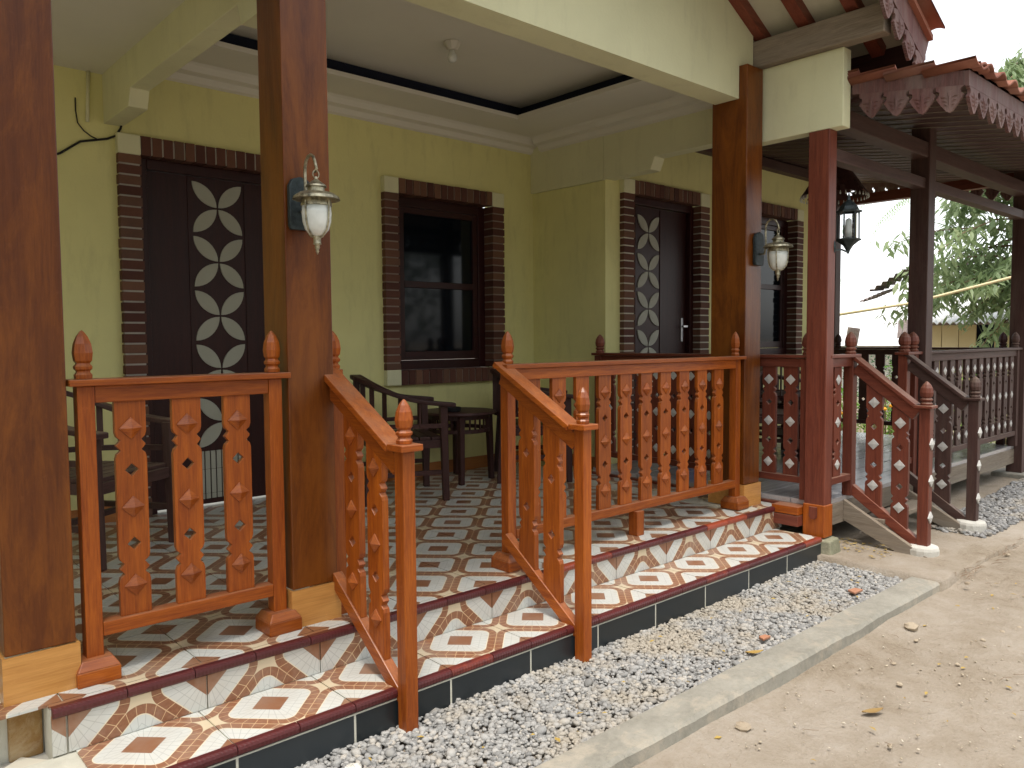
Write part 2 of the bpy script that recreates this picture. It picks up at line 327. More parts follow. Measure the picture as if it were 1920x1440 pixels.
def worldloc(o):
    v = Vector((0, 0, 0))
    while o is not None: v += o.location; o = o.parent
    return v
def link(name, me, mat, parent=None, loc=(0, 0, 0), bevel=0.0):
    o = bpy.data.objects.new(name, me); COL.objects.link(o); o.location = loc
    if mat is not None and not me.materials: me.materials.append(mat)
    if parent: o.parent = parent
    if bevel:
        b = o.modifiers.new('bevel', 'BEVEL'); b.width = bevel; b.segments = 2; b.limit_method = 'ANGLE'; b.angle_limit = R(35)
    return o
def part(name, mb, mat, parent=None, smooth=False, bevel=0.0, local=False):
    off = (0, 0, 0) if (local or parent is None) else worldloc(parent)
    return link(name, mb.mesh(name, smooth, off), MAT[mat] if isinstance(mat, str) else mat, parent, bevel=bevel)
def thing(name, label, cat, loc=(0, 0, 0), group=None, rz=0.0):
    o = bpy.data.objects.new(name, None); COL.objects.link(o); o.location = loc; o.rotation_euler = (0, 0, rz); o.empty_display_size = 0.1
    return tag(o, label, cat, group)
def tag(o, label=None, cat=None, group=None, kind=None):
    if label: o['label'] = label
    if cat: o['category'] = cat
    if group: o['group'] = group
    if kind: o['kind'] = kind
    return o
def struct(name, mb, mat, smooth=False, bevel=0.0):
    return tag(part(name, mb, mat, None, smooth, bevel), kind='structure')
def cp(o, parent, loc=None):
    c = o.copy(); COL.objects.link(c); c.parent = parent
    if loc is not None: c.location = loc
    for ch in list(o.children): cp(ch, c)
    return c
def rr(a): return random.uniform(-a, a)

# ================================================================== GROUND
def ground():
    # near dirt with relief, far plain sheet
    nx, ny = 200, 130
    xs = np.linspace(-6, 16, nx); ys = np.linspace(-7, 2.0, ny)
    from mathutils import noise
    V = []; 
    for y in ys:
        for x in xs:
            h = 0.03 * noise.noise((x * 0.5, y * 0.5, 0)) + 0.012 * noise.noise((x * 2.3, y * 2.3, 3)) + 0.006 * noise.noise((x * 9, y * 9, 7))
            z = -0.305 + h * 0.8
            if x > 4.6: z += 0.028 * min((x - 4.6) / 0.4, 1)
            z += 0.012 * max(0.0, 1 - abs(y - 1.54) / .10) if x < 4.6 else 0
            V.append((x, y, z))
    F = [(j * nx + i, j * nx + i + 1, (j + 1) * nx + i + 1, (j + 1) * nx + i) for j in range(ny - 1) for i in range(nx - 1)]
    m = MB(); m.add(V, F); o = struct('dirt_path', m, 'dirt', smooth=True)
    m = MB(); m.add([(-300, -300, -0.40), (300, -300, -0.40), (300, 300, -0.40), (-300, 300, -0.40)], [(0, 1, 2, 3)])
    struct('ground', m, 'dirt')
ground()

def stones(name, region, n, smin, smax, ztop, mat, seed, zvar=0.012):
    rng = np.random.default_rng(seed)
    phi = (1 + 5 ** .5) / 2
    ico = np.array([(-1, phi, 0), (1, phi, 0), (-1, -phi, 0), (1, -phi, 0), (0, -1, phi), (0, 1, phi), (0, -1, -phi), (0, 1, -phi), (phi, 0, -1), (phi, 0, 1), (-phi, 0, -1), (-phi, 0, 1)]) / 1.9
    fc = np.array([(0, 11, 5), (0, 5, 1), (0, 1, 7), (0, 7, 10), (0, 10, 11), (1, 5, 9), (5, 11, 4), (11, 10, 2), (10, 7, 6), (7, 1, 8), (3, 9, 4), (3, 4, 2), (3, 2, 6), (3, 6, 8), (3, 8, 9), (4, 9, 5), (2, 4, 11), (6, 2, 10), (8, 6, 7), (9, 8, 1)])
    P = region(rng, n); n = len(P)
    size = smin + (smax - smin) * rng.random(n) ** 2.2
    sc3 = np.stack([0.8 + 0.6 * rng.random(n), 0.7 + 0.4 * rng.random(n), 0.45 + 0.35 * rng.random(n)], 1) * size[:, None] * 0.5
    jit = 1 + 0.28 * (rng.random((n, 12, 1)) - 0.5) + 0.2 * (rng.random((n, 12, 3)) - .5)
    v = ico[None] * jit * sc3[:, None, :]
    t = rng.random(n) * 6.283; ti = (rng.random(n) - .5) * 0.9
    c, s_ = np.cos(ti)[:, None], np.sin(ti)[:, None]
    v = np.stack([v[..., 0] * c + v[..., 2] * s_, v[..., 1], -v[..., 0] * s_ + v[..., 2] * c], -1)
    c, s_ = np.cos(t)[:, None], np.sin(t)[:, None]
    v = np.stack([v[..., 0] * c - v[..., 1] * s_, v[..., 0] * s_ + v[..., 1] * c, v[..., 2]], -1)
    v[..., 0] += P[:, 0:1]; v[..., 1] += P[:, 1:2]; v[..., 2] += (P[:, 2] + (rng.random(n) - .5) * zvar)[:, None]
    me = bpy.data.meshes.new(name); nv = n * 12; nf = n * 20
    me.vertices.add(nv); me.vertices.foreach_set('co', v.reshape(-1))
    idx = (fc[None] + (np.arange(n) * 12)[:, None, None]).reshape(-1)
    me.loops.add(nf * 3); me.loops.foreach_set('vertex_index', idx.astype(np.int32))
    me.polygons.add(nf); me.polygons.foreach_set('loop_start', (np.arange(nf) * 3).astype(np.int32))
    me.update(calc_edges=True)
    ca = me.color_attributes.new('tone', 'FLOAT_COLOR', 'POINT')
    tone = np.repeat(rng.random(n), 12); colr = np.stack([tone, tone, tone, np.ones_like(tone)], 1)
    ca.data.foreach_set('color', colr.reshape(-1).astype(np.float32))
    o = link(name, me, mat); tag(o, kind='stuff'); return o
def gravel_mat(name, stops):
    s = NT(name); at = s.n('ShaderNodeAttribute', attribute_name='tone')
    co = s.coord('World'); n = s.noise(co, 120, 3); big = s.ramp(s.noise(co, 2.6, 5, 0.65), [(0.5, (0, 0, 0)), (0.62, (1, 1, 1))])
    c = s.ramp(s.M('ADD', s.M('MULTIPLY', at.outputs['Fac'], 0.85), s.M('MULTIPLY', n, 0.15)), stops)
    c = s.mix(s.M('MULTIPLY', big, 0.7), c, (0.36, 0.31, 0.235))
    s.bump(n, 0.3, 0.002); return s.fin(c, 0.85, 0.3)
MAT['gravel'] = gravel_mat('grey_gravel', [(0.02, (0.18, 0.176, 0.168)), (0.4, (0.285, 0.28, 0.266)), (0.8, (0.375, 0.364, 0.34)), (0.95, (0.42, 0.38, 0.32)), (1.0, (0.60, 0.58, 0.54))])
MAT['gravel2'] = gravel_mat('dark_gravel', [(0.02, (0.13, 0.13, 0.125)), (0.5, (0.24, 0.235, 0.23)), (0.95, (0.34, 0.33, 0.31))])
MAT['gravel3'] = gravel_mat('dirt_gravel', [(0.02, (0.33, 0.27, 0.19)), (0.6, (0.44, 0.37, 0.28)), (0.95, (0.55, 0.49, 0.40))])
def kin(x): return 1.717 + 0.0 * x
def kout(x): return 1.567 + 0.0 * x
def gz(x, y):
    return -0.281 + 0.007 * np.sin(x * 2.1 + 1) * np.sin(y * 5)
def reg1(rng, n):
    x = 0.2 + rng.random(n) * 4.45; lo = kin(x) - 0.03; hi = np.full(n, 2.275); y = lo + (hi - lo) * rng.random(n)
    k = (x < 4.60 - (2.25 - y) * .22)
    x, y = x[k], y[k]; return np.stack([x, y, gz(x, y)], 1)
stones('gravel', reg1, 27000, 0.013, 0.030, 0, MAT['gravel'], 3)
stones('gravel', lambda r, n: reg1(r, n) + np.array([0, 0, 0.006]), 420, 0.028, 0.046, 0, MAT['gravel'], 5)
m = MB(); m.box(0.1, 4.60, 1.62, 2.4, -0.36, -0.302); struct('gravel_bed', m, 'dirt')
def reg2(rng, n):
    x = 5.62 + rng.random(n) * 4.0; y = 1.60 + rng.random(n) * 0.6; k = (y < 2.09 + (x - 6.2) * .06) & (y > 1.70 - (x - 6) * .02)
    x, y = x[k], y[k]; return np.stack([x, y, np.full(len(x), -0.235)], 1)
stones('gravel', reg2, 7000, 0.018, 0.045, 0, MAT['gravel2'], 9)
def reg3(rng, n):
    x = 4.6 + rng.random(n) * 2.0; y = 0.8 + rng.random(n) * 0.55; k = ((x - 5.4) ** 2 / 0.5 + (y - 1.08) ** 2 / 0.05) < 1
    x, y = x[k], y[k]; return np.stack([x, y, np.full(len(x), -0.262)], 1)
stones('gravel', reg3, 2200, 0.012, 0.035, 0, MAT['gravel3'], 10, 0.02)
def reg4(rng, n):
    x = -1 + rng.random(n) * 8; y = -0.5 + rng.random(n) * 2.2
    k = y < kout(x) - 0.05; x, y = x[k], y[k]; return np.stack([x, y, np.where(x > 4.6, -0.285, -0.303)], 1)
stones('grit', reg4, 5200, 0.003, 0.013, 0, MAT['gravel3'], 12, 0.004)

# kerb with a worn edge, and the raised walk to its right
def kerb():
    m = MB(); n = 420; V = []; F = []
    from mathutils import noise
    for i in range(n + 1):
        x = -1.0 + i * (4.50 + 1.0) / n
        wob = 0.006 * noise.noise((x * 3, 0, 0)) + 0.003 * noise.noise((x * 30, 2, 0)) - 0.012 * max(0, noise.noise((x * 9, 7, 0)) - .35)
        yo, yi = kout(x) + wob, kin(x); zt = -0.250 + 0.004 * noise.noise((x * 5, 5, 0))
        V += [(x, yo - 0.006, -0.34), (x, yo, zt - 0.012 + wob * .3), (x, yo + 0.012, zt), (x, yi - .006, zt), (x, yi, -0.34)]
    for i in range(n):
        for k in range(4): a = i * 5 + k; F.append((a, a + 5, a + 6, a + 1))
    F.append((0, 1, 2, 3, 4)); F.append(tuple(n * 5 + k for k in range(5))[::-1])
    m.add(V, F); struct('kerb', m, 'concrete')
kerb()
def walk():
    m = MB(); nx, ny = 120, 34; V = []; F = []
    from mathutils import noise
    for j in range(ny + 1):
        for i in range(nx + 1):
            x = 4.47 + i * 6.0 / nx
            lo = 1.555 - (x - 4.5) * 0.008 + 0.018 * noise.noise((x * 5, 1, 0)) + 0.01 * noise.noise((x * 21, 1, 0)); hi = 4.6
            t = j / ny; y = lo + (hi - lo) * t
            z = -0.243 + 0.008 * noise.noise((x * 3, y * 3, 0)) + 0.003 * noise.noise((x * 16, y * 16, 0))
            if j == 0: z = -0.34
            elif j == 1: y = lo + 0.006; z = -0.252
            elif j == 2: y = lo + 0.03
            if i == 0: z = -0.34
            if i == 1: x = 4.471
            V.append((x, y, z))
    for j in range(ny):
        for i in range(nx): a = j * (nx + 1) + i; F.append((a, a + 1, a + nx + 2, a + nx + 1))
    m.add(V, F); struct('concrete_walk', m, 'dirt', smooth=True)
walk()

# ================================================================== PORCH FLOOR + STEP
XL, XR = -2.65, 4.60
m = MB(); m.box(0.50, 4.60, 2.565, 5.3, -0.34, -0.006); m.box(-3.4, 0.4995, 2.668, 5.3, -0.34, -0.006); pf = struct('porch_floor', m, 'grout')
p = 0.409; g = 0.0025
tile = MB(); tile.box(-p / 2 + g, p / 2 - g, -p / 2 + g, p / 2 - g, -0.008, 0); tm = tile.mesh('floor_tile'); tm.materials.append(MAT['floortile'])
cols_ = [4.221 - p * k + p / 2 for k in range(-0, 17)]
for cx in cols_:
    for r_ in range(6):
        y0 = 2.60 + r_ * p; 
        if cx + p / 2 > 4.61: continue
        link('floor_tile', tm, None, pf, (cx, y0 + p / 2, rr(0.0004)))
# narrow front row between nosing and first joint, and the strip at the right end
m = MB(); m.box(4.221 + 0.205 + g - 0.0, 4.60, 2.60, 4.20, -0.008, 0.0)
part('floor_tile', m, 'floortile', pf)
m = MB(); m.box(0.50, 4.60, 2.572, 2.598, -0.008, 0); part('floor_tile', m, 'floortile', pf)

m = MB(); m.box(0.30, 4.515, 2.262, 2.562, -0.34, -0.146); ps = struct('porch_step', m, 'grout')
m = MB(); m.box(0.52, 4.514, 2.2512, 2.2618, -0.34, -0.172); part('face_grout', m, 'grout', ps)
# riser tiles
x = 4.221 + 0.0
rm = MB(); rm.box(-p / 2 + g, p / 2 - g, 0, 0.008, -0.140, -0.022); rmm = rm.mesh('riser_tile'); rmm.materials.append(MAT['risertile'])
k = 0
while True:
    cx = 4.221 - p * k + p / 2 - p / 2 - 0.0
    if cx - p / 2 < 0.50: break
    link('riser_tile', rmm, None, ps, (cx - 0.0 + p / 2 - p / 2 - 0.2045 + 0.0, 2.555, 0)); k += 1
m = MB(); m.box(4.221 + g, 4.60, 2.555, 2.563, -0.140, -0.022); part('riser_tile', m, 'risertile', ps)
m = MB(); m.box(0.50, 0.536, 2.555, 2.563, -0.140, -0.022); part('riser_tile', m, 'risertile', ps)
# tread tiles
q = 0.4
for k in range(0, 9):
    x0 = 0.918 + q * k
    m = MB(); m.box(x0 + g, x0 + q - g if k < 8 else 4.515, 2.268, 2.552, -0.150, -0.140 + rr(.0004)); part('tread_tile', m, 'treadtile', ps)
m = MB(); m.box(0.56, 0.918 - g, 2.268, 2.552, -0.150, -0.140); part('tread_tile', m, 'treadtile', ps)
# black face tiles
for k in range(-1, 9):
    x0 = 0.918 + q * k
    m = MB(); m.box(x0 + 0.004, min(x0 + q - 0.004, 4.515), 2.250, 2.262, -0.36, -0.177); part('face_tile', m, 'blacktile', ps, bevel=0.0015)
# nosing strips with a beaded edge
def nosing(x0, x1, y, z, par):
    m = MB(); n = int((x1 - x0) / 0.0125); prof = [(0.030, 0.0), (0.010, 0.0), (0.003, -0.004), (0.0, -0.012), (0.001, -0.024), (0.006, -0.030), (0.030, -0.031)]
    V = []; F = []
    for i in range(2 * n + 1):
        x = x0 + (x1 - x0) * i / (2 * n); gr = 0.0009 if i % 2 else 0.0
        for j, (a, b) in enumerate(prof): V.append((x, y + a + (gr if j in (2, 3, 4) else 0), z + b))
    L = len(prof)
    for i in range(2 * n):
        for j in range(L - 1): a = i * L + j; F.append((a, a + 1, a + L + 1, a + L))
    F.append(tuple(range(L))); F.append(tuple(2 * n * L + j for j in range(L))[::-1])
    m.add(V, F); return part('nosing_tile', m, 'nosing', par)
k = 0
for k in range(-1, 9):
    x0 = 0.918 + q * k
    for h in (0, 1):
        a, b = x0 + h * q / 2, x0 + (h + 1) * q / 2
        if a < 0.6: continue
        nosing(a + .0015, min(b, 4.515) - .0015, 2.243, -0.139, ps)
x0 = 0.50
while x0 < 4.60:
    x1 = min(x0 + 0.2045, 4.61); nosing(x0 + .0015, x1 - .0015, 2.545, 0.002, pf); x0 = x1
# concrete under the left end, with the grey and cream tiles of the next step
m = MB(); m.box(-2.5, 0.55, 2.1, 2.66, -0.36, -0.165); ls = struct('side_step', m, 'mortar')
chk = [(0.20, 0.19, 0.17), (0.62, 0.58, 0.48), (0.42, 0.39, 0.31)]
for i, cc in enumerate(chk): MAT['chk%d' % i] = paint('small_tile_%d' % i, cc, 0.35, 0.1, 0.05, 3)
th = R(38)
for i in range(-9, 10):
    for j in range(-9, 10):
        cx = 0.25 + (i * math.cos(th) - j * math.sin(th)) * 0.102; cy = 2.32 + (i * math.sin(th) + j * math.cos(th)) * 0.102
        if not (-0.25 < cx < 0.5 and 2.15 < cy < 2.60): continue
        o = MB(); o.add([(cx + 0.049 * (a * math.cos(th) - b * math.sin(th)), cy + 0.049 * (a * math.sin(th) + b * math.cos(th)), z) for z in (-0.165, -0.157) for a, b in ((-1, -1), (1, -1), (1, 1), (-1, 1))],
                        [(0, 3, 2, 1), (4, 5, 6, 7), (0, 1, 5, 4), (1, 2, 6, 5), (2, 3, 7, 6), (3, 0, 4, 7)])
        part('small_tile', o, 'chk%d' % ((i * 2 + j) % 3), ls)

# ================================================================== HOUSE
house = thing('house', 'yellow plastered bungalow with open porch, brick trimmed doors and window, brown wooden columns', 'house', (1.5, 5.03, 0))
YB = 5.03; YR = 4.20; XW = 4.79
def wall_plate(name, x0, x1, z0, z1, y, th, holes, mat='wall'):
    holes = [(a - .09, b + .09, (c - .08 if c > .3 else c - .01), d + .08) for a, b, c, d in holes]
    m = MB(); m.plate([(x0, z0), (x1, z0), (x1, z1), (x0, z1)], [[(a, c), (b, c), (b, d), (a, d)] for a, b, c, d in holes], th, 'XZ', y + th / 2)
    return part(name, m, mat, house)
D1 = (1.555, 2.455, 0.0, 2.165); W1 = (3.37, 4.29, 0.83, 2.155)
D2 = (5.10, 6.02, 0.05, 2.235); W2 = (6.86, 7.73, 0.88, 2.27)
wall_plate('back_wall', -3.2, XW, -0.3, 3.3, YB, 0.16, [D1, W1])
m = MB(); m.box(XW, XW + 0.15, YR + 0.161, YB, -0.3, 3.3); part('return_wall', m, 'wall', house)
wall_plate('bedroom_wall', XW, 8.32, -0.3, 2.95, YR, 0.16, [D2, W2])
m = MB(); m.box(8.17, 8.319, YR + 0.16, 7.0, -0.3, 2.95); part('side_wall', m, 'wall', house)
# far left closing wall of the porch
m = MB(); m.box(-3.2, -3.05, 2.7, YB, -0.3, 3.2); part('left_wall', m, 'wall', house)
# skirting tiles
def skirt(x0, x1, y, z=0.0):
    xx = x0
    while xx < x1 - 0.01:
        m = MB(); m.box(xx + .001, min(xx + 0.4, x1) - .001, y - 0.010, y - 0.0005, z, z + 0.10); part('skirting_tile', m, 'skirt', house); xx += 0.4
skirt(-3.0, 1.40, YB); skirt(2.60, XW - 0.002, YB)
for y0 in (4.215, 4.615):
    m = MB(); m.box(XW - 0.010, XW - 0.0005, y0, min(y0 + 0.397, 5.018), 0, 0.1); part('skirting_tile', m, 'skirt', house)

# brick surrounds
BR = {}
def brick_mesh(sx, sy, sz):
    key = (round(sx, 3), round(sy, 3), round(sz, 3))
    if key not in BR:
        m = MB(); m.box(-sx / 2, sx / 2, -sy / 2, sy / 2, -sz / 2, sz / 2)
        me = m.mesh('brick'); me.materials.append(MAT['brick']); BR[key] = me
    return BR[key]
def surround(x0, x1, z0, z1, y, sill, jamb, mort, name='door_surround', pr=0.045, depth=0.14, jl=None):
    # opening x0..x1, z0..z1 ; brick jambs of width `jamb`, head course above
    par = bpy.data.objects.new(name, None); COL.objects.link(par); par.parent = house; par.location = Vector((x0, y, z0)) - house.location
    W = Vector((x0, y, z0))
    m = MB(); e = 0.006
    for a, b in ((x0 - jamb + e, x0 - e), (x1 + e, x1 + jamb - e)): m.box(a, b, y - pr + e, y + depth, z0, z1)
    m.box(x0, x1, y - pr + e, y + depth, z1 + e, z1 + 0.11 - e)
    if sill: m.box(x0 + .05, x1, y - pr + e, y + depth, z0 - 0.11, z0 - e)
    part('mortar_bed', m, mort, par)
    bd = pr + depth
    n = round((z1 - z0) / 0.0615); ph = (z1 - z0) / n
    for sx, cx in ((0, x0 - jamb / 2), (1, x1 + jamb / 2)):
        for i in range(n):
            link('brick', brick_mesh(jamb, bd, ph - 0.011), None, par, Vector((cx + rr(.0025), y + (depth - pr) / 2 + rr(.003), z0 + ph * (i + .5))) - W)
    n = round((x1 - x0) / 0.066); pw = (x1 - x0) / n
    for i in range(n):
        link('brick', brick_mesh(pw - 0.010, bd, 0.11), None, par, Vector((x0 + pw * (i + .5), y + (depth - pr) / 2 + rr(.003), z1 + 0.055 + rr(.002))) - W)
        if sill: link('brick', brick_mesh(pw - 0.008, bd, 0.11), None, par, Vector((x0 + pw * (i + .5), y + (depth - pr) / 2 + rr(.003), z0 - 0.055)) - W)
    for cx in (x0 - jamb / 2, x1 + jamb / 2):
        zz = [z1 + 0.05] + ([z0 - 0.055] if sill else [])
        for z in zz:
            m = MB(); m.box(cx - jamb / 2 - .002, cx + jamb / 2 + .001, y - pr - .004, y + 0.02, z - 0.055, z + 0.062); part('plaster_block', m, 'wallpale', par, bevel=0.006)
    return par
surround(D1[0], D1[1], 0.0, D1[3], YB, False, 0.125, 'mortar')
surround(W1[0], W1[1], W1[2], W1[3], YB, True, 0.125, 'mortard', 'window_surround')
surround(D2[0], D2[1], 0.05, D2[3], YR, False, 0.135, 'grout')
surround(W2[0], W2[1], W2[2], W2[3], YR, True, 0.125, 'grout', 'window_surround')

# doors
def lens(cx, cz, sx, sz, r_):
    # quarter-circle lens from (cx,cz) to (cx+sx*r, cz+sz*r)
    n = 9; ins = 0.006; P = []
    for i in range(n + 1):
        t = math.pi / 2 * i / n; P.append((r_ * math.sin(t), r_ * (1 - math.cos(t))))
    for i in range(1, n):
        t = math.pi / 2 * i / n; P.append((r_ - r_ * math.sin(t), r_ * math.cos(t)))
    P = [(ins + a * (1 - 2 * ins / r_), ins + b * (1 - 2 * ins / r_)) for a, b in P]
    P = [(cx + sx * a, cz + sz * b) for a, b in P]
    return P
def door(x0, x1, z0, z1, y, pcx, handle, top, node0, pitch, rad):
    d = bpy.data.objects.new('door', None); COL.objects.link(d); d.parent = house; d.location = Vector((x0, y, z0)) - house.location
    m = MB(); m.box(x0, x0 + 0.05, y - .045, y + .04, z0, z1); m.box(x1 - 0.05, x1, y - .045, y + .04, z0, z1); m.box(x0 + .05, x1 - .05, y - .045, y + .04, z1 - 0.06, z1)
    part('door_frame', m, 'maroonZ', d, bevel=.004)
    m = MB(); m.box(x0 + .052, x1 - .052, y, y + .035, z0 + .012, z1 - .062); part('door_leaf', m, 'maroonZ', d)
    m = MB(); w_ = rad + 0.012
    m.box(pcx - w_ - .012, pcx - w_, y - .006, y + .002, z0 + .02, z1 - .07); m.box(pcx + w_, pcx + w_ + .012, y - .006, y + .002, z0 + .02, z1 - .07)
    part('beading', m, 'maroonZ', d)
    for i in range(5):
        zc = node0 - pitch * i
        for sx in (-1, 1):
            for sz in (-1, 1):
                m = MB(); m.plate(lens(pcx, zc, sx, sz, rad), (), 0.008, 'XZ', y - .004); part('petal', m, 'petal', d)
    zt = node0 - pitch * 4 - rad - 0.02; zb = z0 + 0.04; n = 9; sw = 2 * rad / n
    for i in range(n):
        for a, b in ((zb + .006, zb + (zt - zb) * .12), (zb + (zt - zb) * .13, zb + (zt - zb) * .62), (zb + (zt - zb) * .63, zt)):
            m = MB(); m.box(pcx - rad + sw * i + .004, pcx - rad + sw * (i + 1) - .004, y - .008, y, a, b); part('inlay_strip', m, 'petal', d)
    if handle:
        hx = x1 - 0.12
        m = MB(); m.box(hx - .014, hx + .014, y - .012, y, 1.03, 1.24); m.beam((hx - .03, y - .045, 1.165), (hx + .035, y - .045, 1.165), .012, .018); m.box(hx - .008, hx + .008, y - .045, y, 1.158, 1.172)
        part('handle', m, 'steel', d, bevel=.002)
    return d
door(D1[0] + .004, D1[1] - .004, 0.0, D1[3] - .003, YB + .075, 2.05, False, 2.08, 1.913, 0.3435, 0.165)
door(D2[0] + .004, D2[1] - .004, 0.05, D2[3] - .003, YR + .075, 5.42, True, 2.1, 1.955, 0.322, 0.150)
def window(x0, x1, z0, z1, y):
    d = bpy.data.objects.new('window', None); COL.objects.link(d); d.parent = house; d.location = Vector((x0, y, z0)) - house.location
    m = MB(); t = 0.07; zm = z0 + (z1 - z0) * 0.50
    m.box(x0, x0 + t, y - .03, y + .03, z0, z1); m.box(x1 - t, x1, y - .03, y + .03, z0, z1); m.box(x0 + t, x1 - t, y - .03, y + .03, z1 - t, z1); m.box(x0 + t, x1 - t, y - .03, y + .03, z0, z0 + t)
    part('window_frame', m, 'maroonX', d, bevel=.004)
    m = MB(); e = t + .002; s_ = .045
    m.box(x0 + e, x0 + e + s_, y - .02, y + .02, z0 + e, z1 - e); m.box(x1 - e - s_, x1 - e, y - .02, y + .02, z0 + e, z1 - e)
    for a, b in ((z1 - e - s_, z1 - e), (z0 + e, z0 + e + s_ + .02), (zm - .025, zm + .025)): m.box(x0 + e + s_, x1 - e - s_, y - .02, y + .02, a, b)
    part('sash', m, 'maroonX', d, bevel=.003)
    for a, b in ((z0 + e + s_ + .02, zm - .025), (zm + .025, z1 - e - s_)):
        m = MB(); m.box(x0 + e + s_, x1 - e - s_, y - .002, y + .004, a, b); part('pane', m, 'glass', d)
window(W1[0] + .003, W1[1] - .003, W1[2] + .003, W1[3] - .003, YB + .09)
window(W2[0] + .003, W2[1] - .003, W2[2] + .003, W2[3] - .003, YR + .09)

# columns
def column(x0, x1, y0, y1, ztop, zbot=0.0):
    c = bpy.data.objects.new('column', None); COL.objects.link(c); c.parent = house; c.location = Vector(((x0 + x1) / 2, (y0 + y1) / 2, zbot)) - house.location
    m = MB(); m.box(x0 + .006, x1 - .006, y0 + .006, y1 - .006, 0.142, ztop); part('shaft', m, 'column', c, bevel=.004)
    e = 0.003
    m = MB(); m.box(x0 - e, x1 + e, y0 - e, y0 + .006, 0.0, 0.14); part('plinth_tile', m, 'plinthtile', c)
    m = MB(); m.box(x0 - e, x0 + .006, y0 + .0065, y1, 0.0, 0.14); part('plinth_tile', m, 'plinthtile', c)
    m = MB(); m.box(x1 - .006, x1 + e, y0 + .0065, y1, 0.0, 0.14); part('plinth_tile', m, 'plinthtile', c)
    return c
c1 = column(0.405, 0.605, 2.67, 2.93, 2.9)
m = MB(); m.box(0.408, 0.497, 2.655, 2.70, -0.17, -0.001); part('footing', m, 'tanplinth', c1, bevel=.008)
column(1.312, 1.508, 2.67, 2.87, 2.9)
column(4.345, 4.535, 2.67, 2.93, 2.72)
# front beam and gable wall (triangle), side beams with haunches
m = MB(); m.plate([(-3.2, 2.52), (4.345, 2.52), (4.345, 2.722), (4.50, 2.722), (4.50, 2.93), (2.9, 3.75), (1.2, 2.88), (-3.2, 2.88)], (), 0.17, 'XZ', 2.815); part('gable_wall', m, 'wallpale', house)
def side_beam(x0, x1, y0, y1, zb, zt, haunch_front=True):
    m = MB(); P = [(y0, zb), (y1 - .50, zb), (y1 - .46, zb - .09), (y1 - .01, zb - .09), (y1, zb - .09), (y1, zt), (y0, zt)]
    if haunch_front: P = [(y0, zb - .09), (y0 + .22, zb - .09), (y0 + .25, zb)] + P[1:]
    m.plate(P, (), x1 - x0, 'YZ', (x0 + x1) / 2); part('side_beam', m, 'wallpale', house, bevel=.004)
side_beam(1.37, 1.47, 2.902, YB, 2.41, 3.0)
side_beam(XW - 0.022, XW + 0.10, 2.70, YR - .001, 2.405, 3.05, False)
m = MB(); m.plate([(YR, 2.31), (YB - .5, 2.31), (YB, 2.315), (YB, 3.05), (YR, 3.05)], (), 0.025, 'YZ', XW - 0.0125); part('side_beam', m, 'wallpale', house)
# the short pale beam cantilevered towards the yard
m = MB(); m.box(4.56, 4.655, 2.18, 2.80, 2.285, 2.735); part('cantilever_beam', m, 'wallpale', house, bevel=.004)
# ceilings
m = MB(); Z0 = 2.75
m.plate([(1.47, 2.90), (4.765, 2.90), (4.765, YB), (1.47, YB)], [[(1.79, 3.14), (4.19, 3.14), (4.19, 4.565), (1.79, 4.565)]], 0.03, 'XY', Z0 + .015); part('ceiling_border', m, 'ceil', house)
m = MB(); m.box(1.48, 4.66, 2.91, YB - .01, 2.90, 2.93); part('ceiling_panel', m, 'ceil', house)
m = MB(); m.plate([(1.60, 2.98), (4.40, 2.98), (4.40, 4.75), (1.60, 4.75)], [[(1.64, 3.02), (4.36, 3.02), (4.36, 4.71), (1.64, 4.71)]], 0.115, 'XY', 2.838); part('cove_side', m, 'cove', house)
def cornice(p0, p1, inward):
    # stepped plaster cornice along a wall
    m = MB(); p0, p1, n = Vector(p0), Vector(p1), Vector(inward)
    prof = [(0, 2.645), (0.025, 2.655), (0.04, 2.69), (0.09, 2.70), (0.105, 2.735), (0.125, 2.749), (0, 2.749)]
    V = [(p + n * a)[:2] + (z,) for p in (p0, p1) for a, z in prof]; L = len(prof)
    F = [(i, (i + 1) % L, L + (i + 1) % L, L + i) for i in range(L)] + [tuple(range(L)), tuple(range(L, 2 * L))[::-1]]
    m.add(V, F); part('cornice', m, 'ceil', house)
cornice((1.47, YB - .001, 0), (4.765, YB - .001, 0), (0, -1, 0)); cornice((XW - 0.026, YB - .13, 0), (XW - 0.026, YR, 0), (-1, 0, 0)); cornice((XW - 0.0225, YR, 0), (XW - 0.0225, 2.90, 0), (-1, 0, 0)); cornice((1.471, 2.91, 0), (1.471, YB - .13, 0), (1, 0, 0))
m = MB(); m.box(-3.05, 1.37, 2.90, YB, 2.60, 2.63); part('ceiling_panel', m, 'ceil', house)
# roof: gable slope over the porch front
SL = 0.52
def rz(x): return 2.905 + SL * (4.56 - x)
RX0, RX1, RYF = 2.9, 4.93, 1.90
for sgn in (1, -1):
    def X(x): return x if sgn > 0 else 5.8 - x
    m = MB()
    b = [(X(RX0), RYF, rz(RX0) + .07), (X(RX1), RYF, rz(RX1) + .07), (X(RX1), 5.4, rz(RX1) + .07), (X(RX0), 5.4, rz(RX0) + .07)]
    m.hexa(b, [(a, c, z + .02) for a, c, z in b]); part('soffit_board', m, 'cementboard', house)
    b2 = [(a, c, z + .021) for a, c, z in b]; b2[1] = (X(RX1 + .05), RYF - .05, rz(RX1 + .05) + .091); b2[0] = (X(RX0), RYF - .05, rz(RX0) + .091); b2[2] = (X(RX1 + .05), 5.4, rz(RX1 + .05) + .091)
    m = MB(); m.hexa(b2, [(a, c, z + .03) for a, c, z in b2]); part('roof_slope', m, 'rooftile', house)
